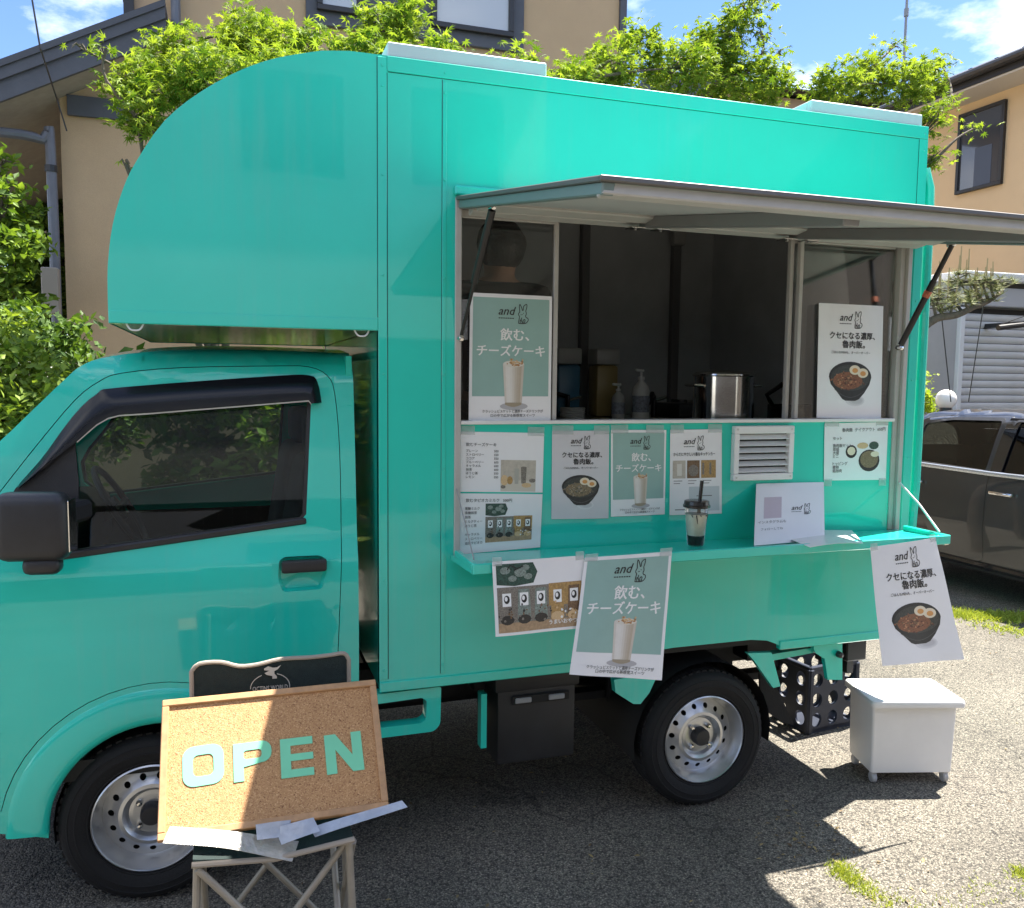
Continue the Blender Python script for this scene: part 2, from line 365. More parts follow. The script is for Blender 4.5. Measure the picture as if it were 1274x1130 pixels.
def grow(poly, d):
    """offset a closed polygon outward by d"""
    area = sum(poly[i-1][0]*poly[i][1]-poly[i][0]*poly[i-1][1] for i in range(len(poly))); sgn = 1 if area > 0 else -1; out = []
    for i in range(len(poly)):
        a = Vector(poly[i-1][:2]); p = Vector(poly[i][:2]); b = Vector(poly[(i+1) % len(poly)][:2])
        t = (b-a); t = t.normalized() if t.length > 1e-9 else Vector((1, 0)); out.append((p.x+t.y*d*sgn, p.y-t.x*d*sgn))
    return out
win_px = [(24, 602), (49, 574), (90, 521), (121, 493), (151, 485), (339, 471), (378, 469), (386, 474), (387, 500), (381, 640), (374, 648), (90, 690), (44, 696), (12, 670), (8, 630)]
win_out = [cabpt(*q) for q in win_px]
near = lambda off=0.0: (lambda a, b, d: (a, YP(b)+off+d, b))
far = lambda off=0.0: (lambda a, b, d: (a, TW-YP(b)-off-d, b))
# shell: two sides, roof and front lofted between them
cs = MB()
for fn in (near(), far()): add_sheet(cs, cab_out, [grow(door_out, 0.0024)], fn, 0.03, 0.07, 0.03)
cab = cs.build('cab_body', PAINT, truck, angle=40)
def loft(mb, pts, crown, n=14, mi=0):
    rows = []
    for (x, z) in pts:
        y0 = YP(z); r = []
        for k in range(n+1):
            t = k/n; s_ = math.sin(math.pi*t); r.append((x-0.03*s_*(1 if z < 1.6 else 0), y0+(TW-2*y0)*t, z+crown*min(1, s_*1.6)))
        rows.append(r)
    return mb.grid(rows, mi)
ri = next(i for i, p in enumerate(profile) if p[0] < -0.14); fi = next(i for i, p in enumerate(profile) if p[1] < 1.10)
loft(MB(), profile[:ri+1], 0.018).build('cab_roof', PAINT, cab)
loft(MB(), profile[ri:fi+1], 0.014).build('windscreen', CABGLASS, cab)
fp = loft(MB(), profile[fi:], 0.0).build('front_panel', PAINT, cab)
for y in (0.2, TW-0.2): MB().box((-0.735, y, 0.72), (0.05, 0.26, 0.17), None, 0.03, seg=2).build('headlight', WHITEP, cab)
bw = MB(); bw.bx(0.60, 0.618, 0.06, TW-0.06, 0.42, 1.05); bw.bx(0.60, 0.618, 0.12, TW-0.12, 1.48, 1.655)
bw.bx(0.60, 0.618, 0.10, 0.24, 1.0, 1.5); bw.bx(0.60, 0.618, TW-0.24, TW-0.10, 1.0, 1.5); bw.build('rear_wall', PAINT, cab)
MB().bx(0.605, 0.61, 0.22, TW-0.22, 1.03, 1.5).build('rear_glass', CABGLASS, cab)
MB().bx(-0.68, 0.60, 0.05, TW-0.05, 0.40, 0.46).build('cab_floor', CHASSIS, cab)
# inner lining of both doors so the gaps read dark
for fn, mm in ((near(0.032), mat('door_lining', (0.02, 0.02, 0.022), 0.8)), (far(0.032), PAINT)):
    li = MB(); add_sheet(li, grow(door_out, 0.03), [win_out], fn, 0.01, 0.12, 0.06); li.build('door_lining', mm, cab)
MB().bx(-0.46, 0.56, TW-0.10, TW-0.085, 0.46, 1.0, 0.01).build('door_card', MATS['door_lining'], cab)
# doors
for side, fn, ins in (('near', near, 1), ('far', far, -1)):
    d = MB(); hpx = [cabpt(*q) for q in ((347, 698), (354, 693), (398, 691), (406, 696), (407, 711), (401, 733), (352, 737), (346, 722))]
    hole = fillet(hpx, 0.012, 3) if side == 'near' else None
    add_sheet(d, door_out, [win_out] + ([hole] if hole else []), fn(0.0), 0.022, 0.06, 0.03)
    dr = d.build('door', PAINT, truck, angle=40)
    gl = MB(); add_sheet(gl, grow(win_out, 0.012), [], fn(0.012), 0.003, 0.3, 0.06); gl.build('window_glass', CABGLASS, dr)
    rb = MB(); add_sheet(rb, grow(win_out, 0.002), [grow(win_out, -0.011)], fn(0.002), 0.02, 0.3, 0.06); rb.build('window_seal', BLACKP, dr)
    # waist moulding along the lower edge of the glass
    w = MB(); a = cabpt(381, 648); c_ = cabpt(60, 695)
    ym = (lambda z: YP(z)) if side == 'near' else (lambda z: TW-YP(z))
    w.beam((a[0], ym(a[1])+0.002*ins, a[1]), (c_[0], ym(c_[1])+0.002*ins, c_[1]), 0.016, 0.020, bev=0.004); w.build('waist_moulding', BLACKP, dr)
    if side == 'near':
        # rain visor over the window
        up = [(22, 605), (49, 575), (90, 519), (121, 490), (151, 482), (339, 468), (384, 467), (395, 476), (400, 501)]
        lo = [(27, 606), (57, 582), (98, 548), (136, 519), (188, 513), (301, 504), (376, 498), (383, 498), (386, 502)]
        U = [cabpt(*q) for q in up]; L = [cabpt(*q) for q in lo]; U = smooth_open(U, 3); L = smooth_open(L, 3); rows = []
        for k in range(5):
            t = k/4; rows.append([(u.x*(1-t)+q.x*t, YP(u.y*(1-t)+q.y*t)-0.004-0.026*math.sin(t*math.pi*0.62), u.y*(1-t)+q.y*t) for u, q in zip(U, L)])
        v = MB(); v.grid(rows); v.build('rain_visor', VISOR, dr)
        MB().grid([[(p.x+0.0, YP(p.y)-0.031, p.y-0.001) for p in L[6:]], [(p.x, YP(p.y)-0.031, p.y-0.005) for p in L[6:]]]).build('visor_trim', ALU, dr)
        # handle: recessed cup and black pull
        h = MB(); zc = sum(p[1] for p in hole)/len(hole); xc = sum(p[0] for p in hole)/len(hole)
        rows = [[(p[0]*(1-t)+xc*t, YP(zc)+dep, p[1]*(1-t)+zc*t) for p in hole+hole[:1]] for t, dep in ((0, 0.0), (0.12, 0.018), (0.45, 0.026), (1.0, 0.028))]
        h.grid(rows); h.build('handle_cup', PAINT, dr)
        q0 = cabpt(350, 714); q1 = cabpt(406, 694); hb = MB()
        hb.box(((q0[0]+q1[0])/2, YP(zc)-0.006, (q0[1]+q1[1])/2+0.001), (q1[0]-q0[0], 0.022, 0.040), None, 0.008, seg=2); hb.build('door_handle', BLACKP, dr)
        # black corner piece carrying the mirror
        sp = [cabpt(*q) for q in ((20, 607), (50, 580), (93, 548), (98, 600), (96, 689), (40, 696), (8, 668), (6, 630))]
        s_ = MB(); add_sheet(s_, sp, [], near(-0.003), 0.012, 0.1, 0.06); s_.build('mirror_base', BLACKP, dr)
for Yf, sgn in ((0.0, 1), (TW, -1)):          # flared lip round the front wheel arch
    fl = MB(); rows = []
    for k in range(31):
        a = rad(180-180*k/30); r = []
        for dr_, dy in ((0.0, 0.035), (-0.002, 0.004), (0.003, -0.006), (0.014, -0.011), (0.040, -0.011), (0.085, -0.006), (0.104, -0.002), (0.110, 0.006)):
            x = AC[0]+(AC[2]+dr_)*math.cos(a); z = AC[1]+(AC[2]+dr_)*math.sin(a); r.append((x, Yf+sgn*(YP(z)+dy), z))
        rows.append(r)
    fl.grid(rows); fl.build('arch_flare', PAINT, cab, angle=50)
# wheel housing
for x0 in (AC[0], 1.905):
    wh = MB(); wh.grid([[(x0+0.29*math.cos(rad(190-200*k/16)), y, 0.262+0.29*math.sin(rad(190-200*k/16))) for k in range(17)] for y in (0.05, TW-0.05)])
    wh.bx(x0-0.28, x0+0.28, 0.30, 0.32, 0.2, 0.55); wh.bx(x0-0.28, x0+0.28, TW-0.32, TW-0.30, 0.2, 0.55); wh.build('wheel_housing', CHASSIS, truck)
# mirror
mi_ = MB(); c0 = onY(44, 655, -0.10)
mi_.box((c0.x-0.004, -0.10, c0.z), (0.185, 0.085, 0.185), Matrix.Rotation(rad(-8), 3, 'Z'), 0.034, seg=4)
mi_.box((c0.x+0.015, -0.10, c0.z-0.105), (0.095, 0.06, 0.05), Matrix.Rotation(rad(-8), 3, 'Z'), 0.02, seg=3)
mirror = mi_.build('wing_mirror', BLACKP, truck, angle=50)
MB().beam((c0.x+0.05, -0.07, c0.z+0.02), (c0.x+0.10, 0.06, c0.z+0.02), 0.05, 0.06, bev=0.012).build('mirror_arm', BLACKP, mirror)
MB().box((c0.x+0.088, -0.10, c0.z), (0.004, 0.065, 0.14), Matrix.Rotation(rad(-8), 3, 'Z'), 0.002).build('mirror_glass', STEEL, mirror)
# cab furniture seen through the glass
for y in (0.38, 1.08):
    st = MB(); st.box((0.24, y, 0.70), (0.46, 0.44, 0.14), None, 0.04, seg=3)
    st.box((0.475, y, 1.02), (0.12, 0.44, 0.60), Matrix.Rotation(rad(10), 3, 'Y'), 0.05, seg=3); st.box((0.535, y, 1.39), (0.09, 0.24, 0.15), None, 0.03, seg=3)
    st.build('seat', SEATM, truck, angle=50)
sw = MB(); sc0 = Vector((-0.17, 1.08, 1.06)); ax = Vector((0.86, 0, 0.5)).normalized(); e1 = Vector((0, 1, 0)); e2 = ax.cross(e1)
sw.tube([sc0+(e1*math.cos(rad(k*15))+e2*math.sin(rad(k*15)))*0.18 for k in range(24)], 0.013, 8, closed=True)
sw.tube([sc0-ax*0.03, sc0-ax*0.32], 0.025); sw.lathe([(0.0, 0.012), (0.05, 0.0), (0.055, -0.02)], sc0, ax, 16); sw.beam(sc0-e1*0.17, sc0+e1*0.17, 0.02, 0.03); sw.build('steering_wheel', BLACKP, truck)
MB().box((-0.40, TW/2, 1.0), (0.34, TW-0.22, 0.24), None, 0.06, seg=3).build('dashboard', BLACKP, truck)

# ------------------------------------------------------------------ box body
OX0, OX1, OZ0, OZ1 = 0.925, 2.712, 1.008, 2.150   # serving opening
BX0, BX1, BZ0, BZ1, S1 = -0.072, 2.762, 0.600, 2.550, 0.684
curve_px = [(135, 402), (134, 372), (134, 330), (140, 280), (153, 235), (170, 200), (205, 150), (250, 114), (300, 87), (345, 72), (400, 63)]
nose = [(onY(*q).x, onY(*q).z) for q in curve_px]; nose = [tuple(p) for p in smooth_open(nose, 3)]
ZU = nose[0][1]                               # underside of the over-cab part
barch = [(1.585, BZ0), (1.60, 0.615), (1.66, 0.632), (1.74, 0.637), (2.06, 0.637), (2.13, 0.628), (2.17, 0.612), (2.19, BZ0)]
box_out = [(S1, BZ0), (S1, ZU)] + nose + [(0.60, 2.549), (0.75, BZ1), (BX1, BZ1), (BX1, BZ0)] + barch[::-1]
opening = [(OX0, OZ0), (OX1, OZ0), (OX1, OZ1), (OX0, OZ1)]
box = thing('box_body', (0, 0, 0), None, None); box.parent = truck; box.location = (0, 0, 0)
bs = MB(); add_sheet(bs, box_out, [opening], XZ(0.0), 0.035, 0.2, 0.2); bs.build('side_panel', PAINT, box)
bs = MB(); add_sheet(bs, box_out, [], lambda a, b, d: (a, TW-d, b), 0.02); bs.build('far_side_panel', PAINT, box)
top = nose + [(0.60, 2.549), (0.75, BZ1), (BX1, BZ1)]
MB().grid([[(x, y, z-0.0005) for (x, z) in top] for y in (0.001, TW-0.001)]).build('roof_skin', PAINT, box)
MB().bx(S1-0.0, S1+0.02, 0.002, TW-0.002, BZ0+0.002, ZU).build('front_wall', PAINT, box)
MB().bx(BX0+0.004, S1, 0.006, TW-0.006, ZU+0.002, ZU+0.012).build('overcab_underside', mat('polished_sheet', (0.26, 0.27, 0.25), 0.16, metal=1.0, bump=(2.5, 0.12)), box)
rw = MB(); rw.bx(BX1-0.02, BX1-0.001, 0.002, TW-0.002, BZ0+0.002, BZ1-0.003); rw.build('rear_wall', PAINT, box)
for y in (0.08, 0.76): MB().bx(BX1-0.001, BX1+0.018, y, y+0.63, 0.72, 2.42, 0.006).build('rear_door', PAINT, box)
MB().bx(S1+0.01, BX1-0.02, 0.04, TW-0.04, BZ0+0.004, BZ0+0.03).build('floor_pan', CHASSIS, box)
# raised trim strips and seams
def strip(name, x0, x1, z0, z1, d=0.003, m_=PAINT, par=box, bev=0.0012): return MB().bx(x0, x1, -d, 0.004, z0, z1, bev).build(name, m_, par)
strip('corner_trim', S1-0.001, S1+0.026, BZ0+0.03, BZ1-0.006)
strip('panel_seam', 0.8835, 0.8965, BZ0+0.03, BZ1-0.055, 0.0022)
strip('top_trim', 0.712, BX1-0.002, BZ1-0.046, BZ1-0.001, 0.003)
strip('rear_trim', 2.722, BX1-0.001, BZ0+0.03, BZ1-0.048, 0.003)
strip('overcab_lower_trim', BX0+0.002, S1-0.003, ZU+0.001, ZU+0.036, 0.003)
for x0, x1 in ((S1, 1.60), (2.185, BX1)): MB().bx(x0, x1, -0.006, 0.02, BZ0-0.012, BZ0+0.022, 0.003).build('lower_rail', PAINT, box)
GAP = mat('seam_shadow_gap', (0.004, 0.10, 0.085), 0.6)
for x0, x1, z0, z1 in ((S1+0.0265, S1+0.0290, BZ0+0.03, BZ1-0.05), (0.8812, 0.8834, BZ0+0.03, BZ1-0.05), (S1-0.0035, S1-0.0012, ZU+0.04, BZ1-0.008), (0.715, 2.722, BZ1-0.0485, BZ1-0.0465), (2.7195, 2.7218, OZ1+0.04, BZ1-0.05)): MB().bx(x0, x1, -0.0006, 0.003, z0, z1).build('panel_joint', GAP, box)
rv = MB()                                     # rivets
for x in (S1+0.013, 0.89, 2.742):
    for z in (0.66, 0.95, 1.3, 1.6, 1.9, 2.2, 2.46, 2.52): rv.lathe([(0.0042, 0), (0.0036, 0.0016), (0.0, 0.0024)], (x, -0.003, z), (0, -1, 0), 8)
rv.build('rivet', PAINT, box)['kind'] = 'stuff'
for u, v in ((168, 404), (450, 411)):         # rope hooks under the over-cab part
    p = onY(u, v, 0.01); hk = MB(); hk.tube(smooth_open([(p.x-0.024, 0.012, ZU+0.006), (p.x-0.018, 0.008, ZU-0.008), (p.x-0.009, 0.006, ZU-0.017), (p.x+0.009, 0.006, ZU-0.017), (p.x+0.018, 0.008, ZU-0.008), (p.x+0.024, 0.012, ZU+0.006)], 3), 0.0026, 6)
    hk.build('rope_hook', mat('white_wire', (0.75, 0.75, 0.73), 0.4), box)
for x0, x1 in ((0.715, 1.225), (2.236, 2.735)):   # low pale upstands on the roof
    r_ = MB(); r_.bx(x0, x1, 0.004, 0.03, BZ1, BZ1+0.043, 0.003); r_.bx(x0, x0+0.026, 0.03, TW-0.03, BZ1, BZ1+0.043, 0.003); r_.bx(x1-0.026, x1, 0.03, TW-0.03, BZ1, BZ1+0.043, 0.003)
    r_.bx(x0, x1, TW-0.03, TW-0.004, BZ1, BZ1+0.043, 0.003); r_.build('roof_upstand', mat('pale_grey_metal', (0.60, 0.62, 0.64), 0.4, metal=0.1, var=(6, 0.05)), box)
gt = MB()                                     # rounded gutter bead down the rear edge
gt.tube([(BX1+0.012, 0.02, 2.40), (BX1+0.03, 0.012, 2.33), (BX1+0.036, 0.012, 2.2), (BX1+0.036, 0.012, 1.2), (BX1+0.02, 0.02, 0.7)], 0.018, 10); gt.build('rear_bead', PAINT, box)

# serving opening: aluminium frame, lower panel, sill, panes
fr = thing('service_window', (0, 0, 0), None, None); fr.parent = truck
f_ = MB(); t_ = 0.020
f_.bx(OX0, OX0+t_, -0.008, 0.06, OZ0, OZ1, 0.002); f_.bx(OX1-t_, OX1, -0.008, 0.06, OZ0, OZ1, 0.002); f_.bx(OX0+t_, OX1-t_, -0.008, 0.06, OZ1-0.03, OZ1, 0.002)
f_.bx(OX1-t_-0.022, OX1-t_, 0.006, 0.07, 1.02, OZ1-0.03, 0.002)
f_.build('opening_frame', ALUW, fr)
SILL = 1.447
MB().bx(OX0+t_, OX1-t_-0.022, 0.012, 0.03, OZ0, SILL-0.006).build('lower_panel', PAINT2, fr)
MB().bx(OX0+t_, OX1-t_-0.022, -0.004, 0.07, SILL-0.006, SILL+0.006, 0.002).build('sill', WHITEP, fr)
xa0, xa1 = onY(572, 400, 0.03).x, onY(690, 400, 0.03).x; xb0, xb1 = onY(983, 400, 0.045).x, onY(1109, 400, 0.03).x; xc0 = onY(993, 400, 0.03).x
def pane(x0, x1, y, edge=(1, 1)):
    P = MB().bx(x0, x1, y, y+0.004, SILL+0.008, OZ1-0.035).build('sliding_pane', GLASS, fr)
    s_ = MB()
    if edge[0]: s_.bx(x0-0.008, x0+0.008, y-0.008, y+0.012, SILL+0.006, OZ1-0.03, 0.002)
    if edge[1]: s_.bx(x1-0.008, x1+0.008, y-0.008, y+0.012, SILL+0.006, OZ1-0.03, 0.002)
    s_.bx(x0, x1, y-0.006, y+0.010, OZ1-0.055, OZ1-0.03, 0.002); s_.build('pane_rail', ALUW, fr)
pane(xa0, xa1, 0.028, (0, 1)); pane(xc0, xb1, 0.028, (1, 0)); pane(xb0, xb1-0.02, 0.052, (1, 0))

# interior lining and fittings
inn = thing('kitchen', (0, 0, 0), None, None); inn.parent = truck
iw = MB(); iw.bx(S1+0.03, BX1-0.03, 1.40, 1.42, 0.64, 2.50); iw.bx(S1+0.03, S1+0.05, 0.05, 1.40, 0.64, 2.50); iw.bx(BX1-0.05, BX1-0.03, 0.05, 1.40, 0.64, 2.50)
iw.bx(S1+0.03, BX1-0.03, 0.04, 1.42, 2.48, 2.50); iw.bx(S1+0.03, BX1-0.03, 0.04, 1.42, 0.64, 0.66); iw.bx(S1+0.05, OX0, 0.04, 0.05, 0.66, 2.48); iw.bx(OX0, OX1, 0.04, 0.05, 0.66, OZ0)
iw.bx(OX0, OX1, 0.036, 0.05, OZ1, 2.48); iw.build('lining', DARKIN, inn)
ib = MB()
for u in (727, 840): 
    x = onY(u, 350, 1.38).x; ib.bx(x-0.022, x+0.022, 1.36, 1.40, 0.66, 2.48, 0.003)
ib.build('wall_batten', mat('grey_batten', (0.13, 0.13, 0.13), 0.45), inn)
xr = onY(906, 350, 1.39).x; MB().bx(xr-0.003, xr+0.003, 1.395, 1.40, 0.66, 2.48).build('wall_joint', CHASSIS, inn)
q = onY(844, 293, 1.34); MB().box((q.x, 1.34, q.z), (0.07, 0.05, 0.10), None, 0.006).build('switch_box', mat('grey_box', (0.32, 0.32, 0.31), 0.5), inn)
wt = MB(); wt.bx(1.0, 2.70, 0.82, 1.40, 1.385, 1.41, 0.004); wt.bx(1.0, 2.70, 0.83, 0.85, 0.66, 1.385); wt.build('worktop', mat('dull_steel', (0.30, 0.30, 0.29), 0.3, metal=0.9, var=(5, 0.15)), inn)
MB().bx(1.85, 2.66, 0.075, 0.52, 1.395, 1.42, 0.004).build('hot_shelf', MATS['dull_steel'], inn)
# chain stays come with the serving shelf, see below

# awning: painted top sheet, aluminium frame, cross beams, brackets
AX0, AX1, AD = 0.932, 2.742, 1.075
HZ, OZ = 2.150, 1.980                         # hinge and outer edge heights (top face)
aw = thing('awning', (0, 0, 0), None, None); aw.parent = truck
def awp(x, t, dz=0.0): return Vector((x, -0.012-AD*t, HZ+(OZ-HZ)*t+dz))
tp = MB(); tp.prism([awp(AX0, 0, 0.0), awp(AX1, 0, 0.0), awp(AX1, 1, 0.0), awp(AX0, 1, 0.0)], (0, 0, -0.010)); tp.build('top_sheet', PAINT, aw, angle=0)
un = MB(); un.prism([awp(AX0+0.02, 0.02, -0.0125), awp(AX1-0.02, 0.02, -0.0125), awp(AX1-0.02, 0.98, -0.0125), awp(AX0+0.02, 0.98, -0.0125)], (0, 0, -0.006)); un.build('soffit', mat('grey_soffit', (0.46, 0.46, 0.45), 0.55, var=(2, 0.06)), aw, angle=0)
def rail(name, a, b, w, h, m_): return MB().beam(a, b, w, h, (0, 0.12, 1), 0.003).build(name, m_, aw)
rail('side_rail', awp(AX0+0.014, 0.0, -0.022), awp(AX0+0.014, 1.0, -0.022), 0.028, 0.026, mat('rail_teal_grey', (0.17, 0.23, 0.22), 0.45, metal=0.2))
rail('side_rail', awp(AX1-0.014, 0.0, -0.022), awp(AX1-0.014, 1.0, -0.022), 0.028, 0.026, MATS['rail_teal_grey'])
eg = MB()
for x in (AX0-0.002, AX1+0.002): eg.beam(awp(x, 0, -0.004), awp(x, 1.004, -0.004), 0.012, 0.012, (0, 0.12, 1), 0.002)
eg.beam(awp(AX0-0.008, 1.004, -0.004), awp(AX1+0.008, 1.004, -0.004), 0.012, 0.012, (0, 0.12, 1), 0.002); eg.build('edge_moulding', mat('dull_grey_metal', (0.13, 0.125, 0.115), 0.5, metal=0.3), aw)
rail('front_rail', awp(AX0+0.001, 0.985, -0.0235), awp(AX1-0.001, 0.985, -0.0235), 0.030, 0.027, ALUW)
rail('hinge_rail', awp(AX0+0.03, 0.03, -0.032), awp(AX1-0.03, 0.03, -0.032), 0.05, 0.036, ALUW)
rail('inner_rail', awp(AX0+0.03, 0.115, -0.026), awp(AX1-0.03, 0.115, -0.026), 0.06, 0.018, ALUW)
for u, v in ((800, 272), (985, 283)):
    x = onY(u, v, -0.05).x
    rail('cross_beam', awp(x, 0.05, -0.036), awp(x, 0.97, -0.036), 0.045, 0.036, mat('grey_beam', (0.24, 0.24, 0.235), 0.45, metal=0.4))
    for dx in (-0.045, 0.045):
        b = MB(); b.box(awp(x+dx, 0.07, -0.058), (0.05, 0.05, 0.005), None, 0.001); b.lathe([(0.006, 0), (0.006, 0.006), (0, 0.007)], awp(x+dx, 0.07, -0.060), (0, 0, -1), 6); b.build('bracket', STEEL, aw)
hr = MB(); hr.bx(AX0-0.012, AX1+0.004, -0.020, 0.002, HZ+0.006, HZ+0.034, 0.004); hr.build('hinge_hood', PAINT, aw)
for x, u0, v0, s_ in ((AX0+0.035, 573, 421, 0), (AX1-0.012, 1119, 433, 1)):     # gas struts
    lo_ = onY(u0, v0, -0.02); up_ = awp(x, 0.23 if not s_ else 0.15, -0.036)
    st = MB(); d = up_-lo_; k_ = 0.66 if s_ else 0.45; st.tube([lo_+d*0.03, lo_+d*k_], 0.0115 if s_ else 0.0055, 10); st.tube([lo_+d*k_, lo_+d*0.98], 0.006 if s_ else 0.0115, 10)
    if s_: st.tube([lo_+d*0.60, lo_+d*0.99], 0.0095, 8)
    S = st.build('gas_strut', mat('strut_black', (0.01, 0.01, 0.011), 0.3), aw)
    j = MB(); j.lathe([(0.0, 0.014), (0.009, 0.012), (0.011, 0), (0.009, -0.012)], lo_, (0, -1, 0), 12); j.lathe([(0.0, 0.014), (0.008, 0.01), (0.008, -0.02)], up_, (0, -1, 0), 12); j.build('ball_joint', STEEL, aw)
    if s_:
        r_ = MB(); r_.tube([lo_+d*0.50, lo_+d*0.56], 0.0135, 10); r_.build('warning_sticker', mat('sticker_orange', (0.45, 0.12, 0.06), 0.5, var=(60, 0.5)), aw)

# serving shelf hinged at the foot of the opening
SX0, SX1, SD, SZ = 0.915, 2.705, 0.262, 1.028
sh = thing('serving_shelf', (0, 0, 0), None, None); sh.parent = truck
pl = MB(); pl.prism([(SX0, -0.008, SZ-0.006), (SX1, -0.008, SZ-0.006), (SX1, -SD, SZ+0.004), (SX0, -SD, SZ+0.004)], (0, 0, -0.018)); pl.build('shelf_board', PAINT2, sh, angle=0)
lp = MB(); lp.bx(SX0-0.001, SX0+0.018, -SD+0.012, -0.05, SZ-0.004, SZ+0.017, 0.003); lp.bx(SX1-0.018, SX1+0.001, -SD+0.012, -0.05, SZ-0.004, SZ+0.017, 0.003)
lp.bx(SX0, SX1, -SD-0.003, -SD+0.012, SZ-0.016, SZ+0.017, 0.003); lp.build('shelf_lip', PAINT, sh)
for x, zt in ((SX0+0.016, 1.235), (OX1-0.012, 1.205)):
    c = MB(); c.tube([(x, -0.010, zt), (x+0.003, -0.11, 1.135), (x+(0.0 if x < 2 else 0.0), -0.215, SZ+0.02)], 0.0022 if x < 2 else 0.004, 6); c.build('stay_cable', mat('cable_grey', (0.30, 0.30, 0.29), 0.5) if x < 2 else MATS['white_plastic'], sh)
MB().tube([(SX1, -SD+0.03, SZ-0.02), (SX1+0.02, -SD+0.03, SZ-0.02)], 0.006, 8).build('latch_pin', STEEL, sh)

# extractor louvre in the lower panel
lv = thing('vent', (0, 0, 0), None, None); lv.parent = truck
P_ = [onY(*q, 0.008) for q in ((911, 530), (985, 529), (983, 595), (911, 598))]; vx0, vx1, vz0, vz1 = P_[0].x, P_[1].x, P_[3].z, P_[0].z
vf = MB(); fw = 0.028; vf.bx(vx0, vx1, -0.012, 0.012, vz1-fw, vz1, 0.003); vf.bx(vx0, vx1, -0.012, 0.012, vz0, vz0+fw*0.9, 0.003); vf.bx(vx0, vx0+fw*0.75, -0.012, 0.012, vz0+fw*0.9, vz1-fw, 0.002); vf.bx(vx1-fw*0.75, vx1, -0.012, 0.012, vz0+fw*0.9, vz1-fw, 0.002)
vf.build('vent_frame', WHITEP, lv); MB().bx(vx0+0.01, vx1-0.01, 0.009, 0.0115, vz0+0.01, vz1-0.01).build('vent_back', CHASSIS, lv)
for k in range(6):
    z = vz0+fw*0.9+(vz1-vz0-1.9*fw)*(k+0.5)/6
    s_ = MB(); s_.box(((vx0+vx1)/2, -0.001, z), (vx1-vx0-1.5*fw, 0.024, 0.0022), Matrix.Rotation(rad(38), 3, 'X')); s_.build('slat', WHITEP, lv)
for x in (vx0+0.012, vx1-0.012):
    for z in (vz0+0.012, vz1-0.012): MB().lathe([(0.004, 0), (0.0035, 0.002), (0, 0.0025)], (x, -0.012, z), (0, -1, 0), 8).build('screw', ALU, lv)

